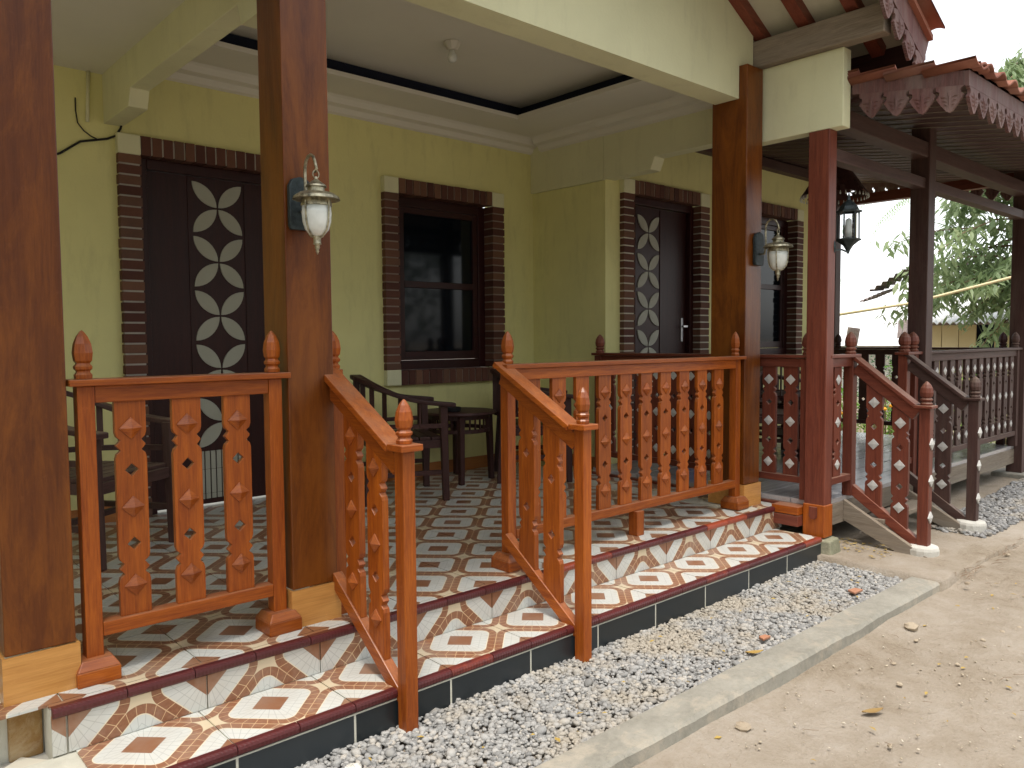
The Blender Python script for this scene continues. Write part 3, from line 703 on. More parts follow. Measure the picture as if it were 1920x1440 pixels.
for y in (2.71, 2.42, 2.125):
    m = MB(); m.beam((2.95, y, rz(2.95) + .035), (4.90, y, rz(4.90) + .035), 0.075, 0.066); part('rafter', m, 'redX', house, bevel=.003)
for y in (3.3, 3.9, 4.5, 5.1):
    m = MB(); m.beam((2.95, y, rz(2.95) + .035), (4.90, y, rz(4.90) + .035), 0.075, 0.066); part('rafter', m, 'redX', house)
m = MB(); m.box(4.505, 4.60, 1.93, 2.895, 2.737, 2.90); part('wall_plate_timber', m, 'greyY', house, bevel=.006)
# out-of-view flat slab over the next bay, added just for its shading
m = MB(); m.box(-3.4, 0.85, 1.95, 5.4, 2.95, 3.02); part('roof_slope', m, 'cementboard', house)

# carved lace pendants
def lace_outline(pw, h):
    hw = pw / 2; r = pw * 0.13; P = [(-hw, 0), (hw, 0)]
    zc = -h * 0.30
    P += [(hw, zc + r)]
    for i in range(1, 6):
        t = math.pi / 2 + math.pi * i / 6; P.append((hw + r * math.cos(t), zc + r * math.sin(t)))
    P += [(hw, zc - r * 1.3), (hw - .001, zc - r * 1.35)]
    zs = zc - r * 1.5; n = 7; right = []
    for i in range(n):
        t = i / n; xx = hw * (0.98 - 0.85 * t ** 1.15); zz = zs + (-h - zs) * t
        right += [(xx, zz), (xx - hw * 0.09, zz + (-h - zs) / n * 0.35)]
    right.append((0.0, -h)); P += right
    left = [(-a, b) for a, b in P[2:-1]][::-1]
    return P + left
def lace_mesh(pw, h, plane='XZ'):
    m = MB(); m.plate(lace_outline(pw * 0.995, h), (), 0.018, plane)
    sgn = (lambda a, t, b: (a, t, b)) if plane == 'XZ' else (lambda a, t, b: (t, a, b))
    for k in (-1, 1):
        t0 = 0.009 * k
        m.add([sgn(-.012, t0, -h * .25), sgn(.012, t0, -h * .25), sgn(0.004, t0, -h * .95), sgn(0, t0 + .008 * k, -h * .5)], [(0, 1, 3), (1, 2, 3), (2, 0, 3)])
        for s_ in (-1, 1):
            for q_ in (0, 1, 2):
                za = -h * (.40 + q_ * .14); xa = s_ * pw * (.36 - q_ * .07)
                m.add([sgn(s_ * .010, t0, za - h * .10), sgn(xa, t0, za + .002), sgn(xa * .95, t0, za - h * .06), sgn(xa * .55, t0 + .006 * k, za - h * .045)], [(0, 1, 3), (1, 2, 3), (2, 0, 3)])
    me = m.mesh('carved_pendant'); me.materials.append(MAT['lacewood']); return me
LX, LY = lace_mesh(0.148, 0.155, 'XZ'), lace_mesh(0.140, 0.155, 'YZ')
# verge board on the porch gable (slopes with the roof), eave board along Y
m = MB(); m.beam((2.9, RYF - .012, rz(2.9) + .02), (RX1 + .03, RYF - .012, rz(RX1 + .03) + .02), 0.02, 0.14); part('verge_board', m, 'lacewood', house)
x = RX1 - .05
while x > 3.0:
    link('carved_pendant', LX, None, house, Vector((x, RYF - .012, rz(x) - .045)) - house.location); x -= 0.148
m = MB(); m.box(RX1 + .005, RX1 + .028, RYF, 5.0, rz(RX1) - .06, rz(RX1) + .085); part('eave_board', m, 'darkY', house)
y = RYF + .08
while y < 4.9:
    link('carved_pendant', LY, None, house, Vector((RX1 + .016, y, rz(RX1) - .055)) - house.location); y += 0.140
# roof tiles showing along the verge
def roof_tile_mesh(L_, W_):
    m = MB(); n = 8; V = []; F = []
    for s_ in (0, 1):
        for i in range(n + 1):
            t = i / n; y = (t - .5) * W_; z = 0.022 * math.sin(t * 2 * math.pi) + 0.02
            V.append((s_ * L_, y, z)); V.append((s_ * L_, y, z - 0.014))
    for i in range(n):
        a = 2 * i; b = 2 * (n + 1) + 2 * i
        F += [(a, a + 2, b + 2, b), (a + 1, b + 1, b + 3, a + 3), (a, a + 1, a + 3, a + 2), (b, b + 2, b + 3, b + 1)]
    m.add(V, F); me = m.mesh('roof_tile', True); me.materials.append(MAT['rooftile']); return me
RT = roof_tile_mesh(0.27, 0.21)
ang = math.atan(SL)
for i in range(8):
    x = RX1 + .07 - (i + 1) * 0.245
    o = link('roof_tile', RT, None, house, Vector((x, RYF + .0, rz(x) + .125 + .01)) - house.location); o.rotation_euler = (0, ang - .05, 0)

# ================================================================== RAILINGS
def finial_prof(k=1.0):
    return [(0.030, 0.0), (0.031, 0.012), (0.024, 0.020), (0.024, 0.024), (0.031, 0.030), (0.032, 0.038), (0.026, 0.044), (0.024, 0.048), (0.031, 0.056), (0.0345, 0.080), (0.030, 0.108), (0.020, 0.130), (0.007, 0.146), (0.001, 0.150)]
def finial(par, x, y, z, mat, fat=1.0, sides=8, cone=1.0):
    m = MB(); pr = [(r_ * fat, zz * cone) for r_, zz in finial_prof()]; m.lathe(pr, (x, y, z), sides, math.pi / sides)
    return part('finial', m, mat, par, smooth=False)
def notch_side(c, hw):
    # half profile around a notch centred at z=c, upper to lower
    return [(hw, c + .042), (hw - .004, c + .028), (hw - .016, c + .017), (hw - .002, c), (hw - .016, c - .017), (hw - .004, c - .028), (hw, c - .042)]
def baluster_outline(w_, ztop_f, zbot_f, zc, n_off=0.20):
    hw = w_ / 2; rt = []
    for c in (zc + n_off, zc - n_off):
        if zbot_f(hw) + .05 < c < ztop_f(hw) - .05: rt += notch_side(c, hw)
    lf = []
    for c in (zc - n_off, zc + n_off):
        if zbot_f(-hw) + .05 < c < ztop_f(-hw) - .05: lf += [(-a, b) for a, b in notch_side(c, hw)][::-1]
    return [(hw, ztop_f(hw))] + rt + [(hw, zbot_f(hw))] + [(-hw, zbot_f(-hw))] + lf + [(-hw, ztop_f(-hw))]
def dia(c, r_): return [(0, c + r_), (r_, c), (0, c - r_), (-r_, c)]
def baluster(par, axis, u, v, w_, zt, zb, zc, mat, bossmat, th=0.022, slope_t=0.0, slope_b=0.0, boss=(0.27, 0.0, -0.27), bs=0.035, bh=0.020, holes=(0.12, -0.12), both=False):
    """flat carved baluster; axis 'X': board in XZ plane at (u=x centre, v=y); axis 'Y': board in YZ plane at (u=y centre, v=x)"""
    ft = lambda a: zt + slope_t * a; fb = lambda a: zb + slope_b * a
    out = baluster_outline(w_, ft, fb, zc)
    hl = [dia(zc + h, 0.0205) for h in holes if fb(0) + .04 < zc + h < ft(0) - .04]
    m = MB(); m.plate([(a + u, b) for a, b in out], [[(a + u, b) for a, b in h] for h in hl], th, 'XZ' if axis == 'X' else 'YZ', v)
    o = part('baluster', m, mat, par, bevel=.0015)
    for c in boss:
        z = zc + c
        if not (fb(0) + .02 < z - .03 and z + .03 < ft(0)): continue
        for s_ in ((-1, 1) if both else (-1,)):
            t0 = v + s_ * th / 2; P = [(u, z + bs), (u + bs, z), (u, z - bs), (u - bs, z)]
            mk = (lambda a, t, b: (a, t, b)) if axis == 'X' else (lambda a, t, b: (t, a, b))
            bb = MB(); bb.add([mk(a, t0, b) for a, b in P] + [mk(a, t0 + s_ * .004, b) for a, b in P] + [mk(u, t0 + s_ * bh, z)],
                              [(0, 1, 5, 4), (1, 2, 6, 5), (2, 3, 7, 6), (3, 0, 4, 7), (4, 5, 8), (5, 6, 8), (6, 7, 8), (7, 4, 8), (3, 2, 1, 0)])
            part('diamond_boss', bb, bossmat, o)
    return o
def newel(par, x, y, s_, z0, z1, mat):
    m = MB(); m.box(x - s_ / 2, x + s_ / 2, y - s_ / 2, y + s_ / 2, z0, z1); return part('newel_post', m, mat, par, bevel=.003)
def foot(par, x, y, s_, h, mat, z=0.0):
    m = MB(); a = s_ / 2; t = a * 0.72
    b = [(x - a, y - a), (x + a, y - a), (x + a, y + a), (x - a, y + a)]; tt = [(x - t, y - t), (x + t, y - t), (x + t, y + t), (x - t, y + t)]
    m.hexa([(p_[0], p_[1], z) for p_ in b], [(p_[0], p_[1], z + h * .62) for p_ in b]); m.hexa([(p_[0], p_[1], z + h * .62) for p_ in b], [(p_[0], p_[1], z + h) for p_ in tt])
    return part('post_foot', m, mat, par, bevel=.003)

# -- orange rail, left bay (three balusters)
YC = 2.715
def straight_rail(label, x0, x1, bal, mats, name='porch_railing', feet=True, z0=0.0):
    t = thing(name, label, 'railing', ((x0 + x1) / 2, YC, 0), 'orange carved porch railings')
    newel(t, x0 + .035, YC, .050, 0.03, .925, 'teakZ'); newel(t, x1 - .035, YC, .050, 0.03, .925, 'teakZ')
    for xx in (x0 + .035, x1 - .035):
        foot(t, xx, YC - .005, .125, .075, 'teakX'); finial(t, xx, YC, .948, 'teakZ', .88, 6)
    m = MB(); m.box(x0 - .015, x1 + .015, YC - .05, YC + .05, .926, .947); part('handrail', m, 'teakX', t, bevel=.003)
    m = MB(); m.box(x0 + .0605, x1 - .0605, YC - .022, YC + .022, .872, .925); part('top_rail', m, 'teakX', t, bevel=.003)
    m = MB(); m.box(x0 + .0605, x1 - .0605, YC - .026, YC + .026, .133, .178); part('bottom_rail', m, 'teakX', t, bevel=.003)
    for u in bal: baluster(t, 'X', u, YC, .095, .872, .178, .53, 'teakZ', 'teakX', boss=(0.255, 0.0, -0.255))
    return t
straight_rail('short orange wooden railing with three carved balusters between the two left columns', 0.62, 1.31, (0.785, 0.963, 1.137), None)
tC = straight_rail('long orange wooden railing with ten carved balusters from the step opening to the right column', 2.385, 4.34, (2.57, 2.745, 2.912, 3.08, 3.25, 3.422, 3.592, 3.766, 3.942, 4.115), None)
m = MB(); m.box(3.30, 3.36, YC - .045, YC + .015, 0, .133); part('support_block', m, 'teakZ', tC, bevel=.003)

# -- sloping orange handrails over the step
def slope_rail(label, x, top_newel, pc=2.212):
    t = thing('stair_railing', label, 'railing', (x, 2.29, -.29), 'sloping orange handrails at the porch step')
    z0, z1 = .945, .705; ya, yb = 2.70, 2.262
    if not top_newel:
        newel(t, x + .032, 2.745, .062, .03, .95, 'teakZ'); foot(t, x + .032, 2.745, .12, .07, 'teakX'); finial(t, x + .032, 2.745, .951, 'teakZ', 1.0, 6)
    # bottom post, octagonal top
    m = MB(); m.box(x - .0245, x + .0245, pc - .027, pc + .027, -.29, .688); part('newel_post', m, 'teakZ', t, bevel=.004)
    m = MB(); m.box(x - .044, x + .044, pc - .048, pc + .042, .689, .712); part('newel_cap', m, 'teakX', t, bevel=.003)
    finial(t, x, pc, .713, 'teakZ', .92, 8)
    sl = (z1 - z0) / (yb - ya)
    m = MB(); m.beam((x, ya + .03, z0 + .03 * sl - .012), (x, yb - .0, z1 - .012), .080, .024); part('handrail', m, 'teakY', t, bevel=.003)
    m = MB(); m.beam((x, ya + .0, z0 - .055), (x, pc + .0265, z1 - .06 - .012), .036, .07); part('top_rail', m, 'teakY', t, bevel=.003)
    slb = 0.30 / 0.42
    m = MB(); m.beam((x, 2.69, .175 - .02), (x, pc + .026, .175 - .02 - (2.69 - pc - .026) * slb), .04, .05); part('bottom_rail', m, 'teakY', t, bevel=.003)
    for u in (2.54, 2.385):
        ztc = z0 + (u - ya) * sl - .095; zbc = .175 + (u - 2.69) * slb + .012
        baluster(t, 'Y', u, x, .10, ztc, zbc, (ztc + zbc) / 2 + .02, 'teakZ', 'teakY', th=.026, slope_t=sl, slope_b=slb, boss=(0.27, 0.0, -0.27) if not top_newel else (), bs=.034, holes=(0.12, -0.12))
    return t
slope_rail('sloping orange handrail beside the middle column, nearest its brass lamp', 1.503, False)
slope_rail('sloping orange handrail on the far side of the step opening, joined to the long railing', 2.382, True, 2.212)

# ================================================================== PAVILION
pav = thing('pavilion', 'open timber pavilion beside the porch with plank deck, tiled roof and carved lace eaves', 'pavilion', (6.4, 3.2, -0.24))
PX0, PX1 = 4.62, 8.30; PY0, PY1 = 2.30, 4.18
# deck boards along X
y = PY0; i = 0
while y < PY1 - .01:
    wdt = 0.205; m = MB(); m.box(PX0 - .005, PX1 + .03, y + .004, min(y + wdt, PY1) - .004, .022, .050 + rr(.001)); part('deck_board', m, 'deck', pav); y += wdt
m = MB(); m.box(PX0 + .01, PX1 + .02, PY0 + .0, PY0 + .04, -.115, .020); part('edge_beam', m, 'greyX', pav, bevel=.004)
m = MB(); m.box(PX0 - .02, PX0 + .03, PY0 + .04, PY1, -.10, .020); part('edge_beam', m, 'redY', pav, bevel=.004)
m = MB(); m.box(PX1 - .04, PX1 + .03, PY0 + .04, PY1, -.10, .020); part('edge_beam', m, 'redY', pav, bevel=.004)
for x in (5.5, 6.4, 7.4):
    m = MB(); m.box(x - .04, x + .04, PY0 + .04, PY1, -.11, .020); part('joist', m, 'darkY', pav)
def ppost(x0, x1, y0, y1, z0, z1, mat='redZ'):
    m = MB(); m.box(x0, x1, y0, y1, z0, z1); return part('post', m, mat, pav, bevel=.005)
ppost(4.556, 4.652, 2.255, 2.385, -.155, 2.284)
ppost(6.005, 6.125, 2.235, 2.365, -.20, 2.56, 'umberZ')
ppost(8.305, 8.425, 2.235, 2.365, -.20, 2.60, 'umberZ')
ppost(8.30, 8.42, 4.02, 4.14, -.20, 2.75, 'umberZ')
ppost(6.0, 6.12, 4.05, 4.17, -.20, 2.7) if False else None
# lower end of the first post is bleached orange with a worn tenon
m = MB(); m.box(4.551, 4.657, 2.250, 2.390, -.155, .045); part('post_base', m, 'teakZ', pav, bevel=.006)
m = MB(); m.plate([(2.295, .03), (2.345, .03), (2.345, -.03), (2.332, -.045), (2.308, -.045), (2.295, -.03)], (), .012, 'YZ', 4.548); part('tenon', m, 'redZ', pav, bevel=.002)
m = MB(); m.box(4.50, 4.60, 2.393, 2.57, -.03, .02); part('edge_beam', m, 'teakY', pav, bevel=.003)
m = MB(); m.box(4.50, 4.60, 2.393, 2.56, -.10, -.034); part('edge_beam', m, 'redY', pav, bevel=.003)
for x, y in ((4.62, 2.26), ):
    m = MB(); m.hexa([(4.53, 2.19, -.28), (4.69, 2.20, -.28), (4.70, 2.37, -.28), (4.52, 2.37, -.28)], [(4.54, 2.21, -.162), (4.675, 2.215, -.160), (4.68, 2.36, -.157), (4.53, 2.36, -.160)]); part('foundation_stone', m, 'rawstone', pav, bevel=.012)
for x in (6.065, 8.365):
    m = MB(); m.box(x - .16, x + .16, 2.14, 2.46, -.28, -.20); part('foundation_stone', m, 'concrete', pav, bevel=.01)
def rzp(y): return 2.44 + .145 * (y - 1.60)      # underside of boards
# beams
m = MB(); m.box(4.66, 8.9, 2.245, 2.355, 2.325, 2.43); part('front_beam', m, 'umberX', pav, bevel=.004)
m = MB(); m.box(4.62, 8.3, 2.26, 2.34, 2.112, 2.185); part('tie_beam', m, 'umberX', pav, bevel=.004)
m = MB(); m.box(4.80, 8.9, 4.10, 4.19, 2.70, 2.79); part('back_beam', m, 'umberX', pav, bevel=.004)
m = MB(); m.box(8.32, 8.41, 2.37, 4.0, 2.45, 2.55); part('side_beam', m, 'redY', pav, bevel=.004)
m = MB(); m.box(4.70, 4.74, 1.75, 2.6, 2.445, 2.465); part('side_beam', m, 'darkY', pav)
# ceiling boards running down the slope, thin pale strips stand in for light through the gaps
x = 4.68; i = 0
while x < 9.0:
    wdt = 0.165; m = MB(); x1 = min(x + wdt, 9.02)
    ye = 2.65 if x < 4.9 else 4.19
    b = [(x + .003, 1.58, rzp(1.58)), (x1 - .003, 1.58, rzp(1.58)), (x1 - .003, ye, rzp(ye)), (x + .003, ye, rzp(ye))]
    m.hexa(b, [(a, c, z + .018) for a, c, z in b]); part('ceiling_board', m, 'roofwoodY', pav)
    if 5.0 < x: 
        m = MB(); m.beam((x, 1.60, rzp(1.60) - .001), (x, 4.1, rzp(4.1) - .001), .008, .008); part('gap_light_strip', m, 'greyY', pav)
    x += wdt; i += 1
m = MB(); bb_ = [[(4.66, 1.55), (9.06, 1.55), (9.06, 2.66), (4.66, 2.66)], [(4.90, 2.66), (9.06, 2.66), (9.06, 4.195), (4.90, 4.195)]]
for q4 in bb_:
    b = [(a, c, rzp(c) + .02) for a, c in q4]; m.hexa(b, [(a, c, z + .03) for a, c, z in b]); part('roof_slope', m, 'rooftile', pav)
# tiles along the left verge and the front eave
RT2 = roof_tile_mesh(0.21, 0.25)
for i in range(5):
    y = 1.50 + i * 0.205
    o = link('roof_tile', RT, None, pav, Vector((4.71, y, rzp(y) + .055)) - pav.location); o.rotation_euler = (R(8.2), 0, R(90)); 
for i in range(21):
    x = 4.78 + i * 0.205
    o = link('roof_tile', RT, None, pav, Vector((x, 1.50, rzp(1.5) + .055)) - pav.location); o.rotation_euler = (0, -R(8.2), R(90))
for i in range(21):
    x = 4.78 + i * 0.205
    o = link('roof_tile', RT, None, pav, Vector((x, 1.74, rzp(1.74) + .058)) - pav.location); o.rotation_euler = (0, -R(8.2), R(90))
# lace boards
def slope_board(xv):
    m = MB(); b0, b1 = 1.565, (2.17 if xv < 6 else 4.18)
    m.plate([(b0, rzp(b0) - .045), (b1, rzp(b1) - .045), (b1, rzp(b1) + .03), (b0, rzp(b0) + .03)], (), .02, 'YZ', xv); part('verge_board', m, 'lacewood', pav)
slope_board(4.665); slope_board(9.03)
y = 1.64
while y < 4.15:
    for xv in ((4.665, 9.03) if y < 2.15 else (9.03,)): link('carved_pendant', LY, None, pav, Vector((xv, y, rzp(y) - .03)) - pav.location)
    y += 0.140
m = MB(); m.box(4.655, 9.04, 1.545, 1.565, rzp(1.55) - .05, rzp(1.55) + .03); part('eave_board', m, 'lacewood', pav)
x = 4.74
while x < 9.0:
    link('carved_pendant', LX, None, pav, Vector((x, 1.555, rzp(1.55) - .03)) - pav.location); x += 0.148
# stair of the pavilion: stringers and a tread
for x in (4.915, 5.735):
    m = MB(); m.plate([(2.30, .03), (1.79, -.245), (1.93, -.262), (2.30, -.10)], (), .035, 'YZ', x); part('stringer', m, 'greyY', pav, bevel=.004)
m = MB(); m.box(4.935, 5.715, 2.06, 2.20, -.10, -.07); part('stair_tread', m, 'greyX', pav, bevel=.004)
m = MB(); m.box(5.76, 6.0, 2.0, 2.10, -.225, -.19); part('loose_block', m, 'greyX', pav, bevel=.004)

# pavilion railings
def pav_rail_x(label, x0, x1, y, n, post0=True, post1=True, sup=(), mk='red'):
    t = thing('pavilion_railing', label, 'railing', ((x0 + x1) / 2, y, .05), 'dark red pavilion railings')
    for f_, xx in ((post0, x0 + .04), (post1, x1 - .04)):
        if f_: newel(t, xx, y, .062, .05, .93, mk + 'Z'); finial(t, xx, y, .952, mk + 'Z', 1.08, 10, .95)
    m = MB(); m.box(x0 - .01, x1 + .01, y - .048, y + .048, .932, .952); part('handrail', m, mk + 'X', t, bevel=.003)
    a, b = x0 + (.0715 if post0 else 0), x1 - (.0715 if post1 else 0)
    m = MB(); m.box(a, b, y - .022, y + .022, .875, .930); part('top_rail', m, mk + 'X', t, bevel=.003)
    m = MB(); m.box(a, b, y - .026, y + .026, .150, .192); part('bottom_rail', m, mk + 'X', t, bevel=.003)
    for i in range(n):
        u = a + (b - a) * (i + .5) / n
        baluster(t, 'X', u, y, .095, .875, .192, .53, mk + 'Z', 'diamond', boss=(0.265, 0.0, -0.265), bs=.032, bh=.009, both=False)
    for xx in sup: m = MB(); m.box(xx - .03, xx + .03, y - .02, y + .02, .05, .15); part('support_block', m, mk + 'Z', t)
    return t
def pav_rail_y(label, x, y0, y1, n, mk='red', boss='diamond'):
    t = thing('pavilion_railing', label, 'railing', (x, (y0 + y1) / 2, .05), 'dark red pavilion railings')
    for yy in (y0 + .04, y1 - .04): newel(t, x, yy, .062, .05, .93, mk + 'Z'); finial(t, x, yy, .952, mk + 'Z', 1.08, 10, .95)
    m = MB(); m.box(x - .048, x + .048, y0 - .01, y1 + .01, .932, .952); part('handrail', m, mk + 'Y', t, bevel=.003)
    a, b = y0 + .0715, y1 - .0715
    m = MB(); m.box(x - .022, x + .022, a, b, .875, .930); part('top_rail', m, mk + 'Y', t, bevel=.003)
    m = MB(); m.box(x - .026, x + .026, a, b, .150, .192); part('bottom_rail', m, mk + 'Y', t, bevel=.003)
    for i in range(n):
        u = a + (b - a) * (i + .5) / n
        baluster(t, 'Y', u, x, .095, .875, .192, .53, mk + 'Z', boss, boss=(0.265, 0.0, -0.265) if boss else (), bs=.032, bh=.009)
    return t
pav_rail_y('dark red railing with white diamonds between the porch and the pavilion', 4.635, 2.372, 4.16, 11)
pav_rail_x('narrow dark red railing panel with one baluster beside the cracked red post', 4.63, 5.01, 2.30, 1, False, True)
pav_rail_x('long dark red pavilion railing with white diamonds, furthest right in the photo', 6.13, 8.30, 2.30, 13, False, True, (7.21,), 'umber')
pav_rail_y('nearly black plain railing at the far end of the pavilion before the flower bed', 8.30, 2.372, 4.02, 9, 'dark', '')
# short newel pair by the second post
t = thing('pavilion_railing', 'short newel with two onion finials against the middle pavilion post', 'railing', (5.88, 2.30, .05), 'dark red pavilion railings')
newel(t, 5.80, 2.30, .062, .05, .93, 'redZ'); finial(t, 5.80, 2.30, .952, 'redZ', 1.25, 10, .95); newel(t, 5.95, 2.30, .06, .05, .93, 'redZ'); finial(t, 5.945, 2.30, .952, 'redZ', 1.25, 10, .95)
m = MB(); m.box(5.75, 6.0, 2.252, 2.348, .932, .952); part('handrail', m, 'redX', t, bevel=.003)
m = MB(); m.box(5.838, 5.92, 2.28, 2.32, .15, .192); part('bottom_rail', m, 'redX', t)

def pav_slope(label, x, us, mk='red', endz=-.235):
    t = thing('stair_railing', label, 'railing', (x, 1.84, endz), 'sloping handrails of the pavilion stair')
    m = MB(); m.box(x - .029, x + .029, 1.81, 1.873, endz, .632); part('newel_post', m, mk + 'Z', t, bevel=.004)
    m = MB(); m.box(x - .048, x + .048, 1.795, 1.90, .633, .65); part('newel_cap', m, mk + 'X', t, bevel=.003)
    finial(t, x, 1.842, .651, mk + 'Z', 1.1, 10, .95)
    za, zb, ya, yb = .955, .655, 2.29, 1.895; sl = (za - zb) / (ya - yb)
    m = MB(); m.beam((x, ya, za - .01), (x, yb, zb - .01), .085, .022); part('handrail', m, 'grey' + 'Y' if False else mk + 'Y', t, bevel=.003)
    m = MB(); m.beam((x, ya - .03, za - .062 - .03 * sl), (x, yb - .005, zb - .062), .042, .082); part('top_rail', m, mk + 'Y', t, bevel=.003)
    slb = .30 / .43
    m = MB(); m.beam((x, 2.30, .105), (x, 1.88, .105 - .42 * slb), .045, .06); part('bottom_rail', m, mk + 'Y', t, bevel=.003)
    for u in us:
        ztc = za + (u - ya) * sl - .115; zbc = .105 + (u - 2.30) * slb + .035
        baluster(t, 'Y', u, x, .10, ztc, zbc, (ztc + zbc) / 2 - .0, mk + 'Z', 'diamond', th=.026, slope_t=sl, slope_b=slb, boss=(0.27, 0.01, -0.25), bs=.034, bh=.008)
    # three diamonds nailed to the yard face of the post
    for z in (.42, .20, -.02):
        bb = MB(); P = [(x, z + .036), (x + .034, z), (x, z - .036), (x - .034, z)]
        bb.add([(a, 1.81, b) for a, b in P] + [(a, 1.803, b) for a, b in P] + [(x, 1.795, z)], [(0, 1, 5, 4), (1, 2, 6, 5), (2, 3, 7, 6), (3, 0, 4, 7), (4, 5, 8), (5, 6, 8), (6, 7, 8), (7, 4, 8), (3, 2, 1, 0)])
        part('diamond_boss', bb, 'diamond', t)
    m = MB(); n = 14
    m.lathe([(.088, -.30), (.092, endz + .02), (.086, endz + .040), (.05, endz + .044)], (x, 1.847, 0), n); part('concrete_foot', m, 'whiteconc', t, bevel=.006)
    return t
pav_slope('nearer sloping red handrail of the pavilion stair, white diamonds on two balusters', 4.98, (2.145, 1.985))
pav_slope('further sloping red handrail of the pavilion stair, right of its twin', 5.80, (2.03,), 'umber', -.215)

# ================================================================== FURNITURE
def chair(label, loc, rz_, group=None, mk='dark', nslat=13, base=0.0, name='armchair', cat='chair'):
    t = thing(name, label, cat, (loc[0], loc[1], base), group, rz_)
    def P(name, m, mat, **k): return part(name, m, mat, t, local=True, **k)
    W, D = .27, .24
    m = MB()
    for i in range(6): m.box(-W + .01, W - .01, -D + .01 + i * .079, -D + .01 + i * .079 + .071, .405, .425)
    P('seat', m, mk + 'X', bevel=.003)
    m = MB(); m.box(-W, W, -D - .01, D - .005, .35, .404)
    P('apron', m, mk + 'X', bevel=.002)
    def arc(tt, z0_, zb):   # tt 0..1 from front left arm over the back to the front right arm
        a = math.pi * tt; x = -math.cos(a) * (W + .02); y = -D + .0 + math.sin(a) ** .8 * (2 * D + .05) if 0 < tt < 1 else -D
        z = z0_ + (zb - z0_) * (math.sin(a) ** 1.6 if 0 < tt < 1 else 0)
        return Vector((x, y, z))
    N = 26; top = [arc(i / N, .645, .82) for i in range(N + 1)]; top[0] += Vector((0, -.07, -.012)); top[-1] += Vector((0, -.07, -.012))
    m = MB()
    V = []; F = []
    for i, q_ in enumerate(top):
        d = (top[min(i + 1, N)] - top[max(i - 1, 0)]).normalized(); r_ = d.cross(Vector((0, 0, 1))).normalized()
        wd = .036; ht = .028 
        for a, b in ((-1, -1), (1, -1), (1, 1), (-1, 1)): V.append(q_ + r_ * (a * wd) + Vector((0, 0, b * ht / 2)))
    for i in range(N):
        for k in range(4): F.append((i * 4 + k, i * 4 + (k + 1) % 4, (i + 1) * 4 + (k + 1) % 4, (i + 1) * 4 + k))
    F += [(0, 1, 2, 3), tuple(N * 4 + k for k in (3, 2, 1, 0))]
    m.add(V, F); P('arm_rail', m, mk + 'X', bevel=.006)
    m = MB(); low = [arc(i / N, .50, .50) for i in range(N + 1)]
    for i in range(N): m.beam(low[i], low[i + 1], .022, .028)
    P('lower_rail', m, mk + 'X')
    for i in range(1, nslat):
        m = MB()
        tt = i / nslat; a = arc(tt, .50, .50); b = arc(tt, .635, .81)
        m.beam(a, b, .011, .030, up=(math.cos(math.pi * tt), math.sin(math.pi * tt) + .01, 0))
        P('slat', m, mk + 'Z')
    for sx in (-1, 1):
        m = MB(); m.hexa([(sx * W - .022, -D - .03, 0), (sx * W + .022, -D - .03, 0), (sx * W + .022, -D + .012, 0), (sx * W - .022, -D + .012, 0)], [(sx * W - .026, -D - .02, .64), (sx * W + .026, -D - .02, .64), (sx * W + .026, -D + .03, .64), (sx * W - .026, -D + .03, .64)])
        P('leg', m, mk + 'Z', bevel=.004)
        m = MB(); m.hexa([(sx * W - .02, D + .01, 0), (sx * W + .02, D + .01, 0), (sx * W + .02, D + .05, 0), (sx * W - .02, D + .05, 0)], [(sx * W * .85 - .022, D - .03, .62), (sx * W * .85 + .022, D - .03, .62), (sx * W * .85 + .022, D + .01, .62), (sx * W * .85 - .022, D + .01, .62)])
        P('leg', m, mk + 'Z', bevel=.004)
    m = MB(); m.beam((-W, 0, .19), (W, 0, .19), .022, .03); m.beam((-W, -D, .19), (-W, D + .03, .19), .022, .03); m.beam((W, -D, .19), (W, D + .03, .19), .022, .03); P('stretcher', m, mk + 'X')
    return t
G = 'slatted wooden armchairs on the porch'
chair('dark slatted armchair left of the round table, in front of the brick window', (3.02, 4.50), R(68), G)
chair('brown slatted armchair behind the left railing, beside the tall door', (1.08, 4.34), R(35), G, 'umber')
chair('dark slatted armchair at the corner, right of the round table behind the long railing', (4.19, 4.42), R(52), G)
def rtable(label, loc, base=0.0):
    t = thing('round_table', label, 'table', (loc[0], loc[1], base))
    m = MB(); m.lathe([(.22, .500), (.285, .503), (.292, .512), (.285, .526), (.20, .528)], (0, 0, 0), 28); part('table_top', m, 'darkX', t, smooth=False, local=True)
    n = 24
    for z in (.485, .385):
        m = MB(); pts = [Vector((.232 * math.cos(2 * math.pi * i / n), .232 * math.sin(2 * math.pi * i / n), z)) for i in range(n + 1)]
        for i in range(n): m.beam(pts[i], pts[i + 1], .02, .028)
        part('apron' if z > .4 else 'lower_ring', m, 'darkX', t, local=True)
    m = MB()
    for i in range(32):
        a = 2 * math.pi * (i + .5) / 32; m.box(.232 * math.cos(a) - .005, .232 * math.cos(a) + .005, .232 * math.sin(a) - .005, .232 * math.sin(a) + .005, .398, .472)
    part('spindles', m, 'darkZ', t, local=True)
    for i in range(4):
        a = math.pi / 4 + i * math.pi / 2 + .2; c_, s_ = math.cos(a), math.sin(a)
        m = MB(); m.hexa([(.25 * c_ - .018, .25 * s_ - .018, 0), (.25 * c_ + .018, .25 * s_ - .018, 0), (.25 * c_ + .018, .25 * s_ + .018, 0), (.25 * c_ - .018, .25 * s_ + .018, 0)],
                         [(.232 * c_ - .022, .232 * s_ - .022, .50), (.232 * c_ + .022, .232 * s_ - .022, .50), (.232 * c_ + .022, .232 * s_ + .022, .50), (.232 * c_ - .022, .232 * s_ + .022, .50)]); part('leg', m, 'darkZ', t, local=True, bevel=.003)
    return t
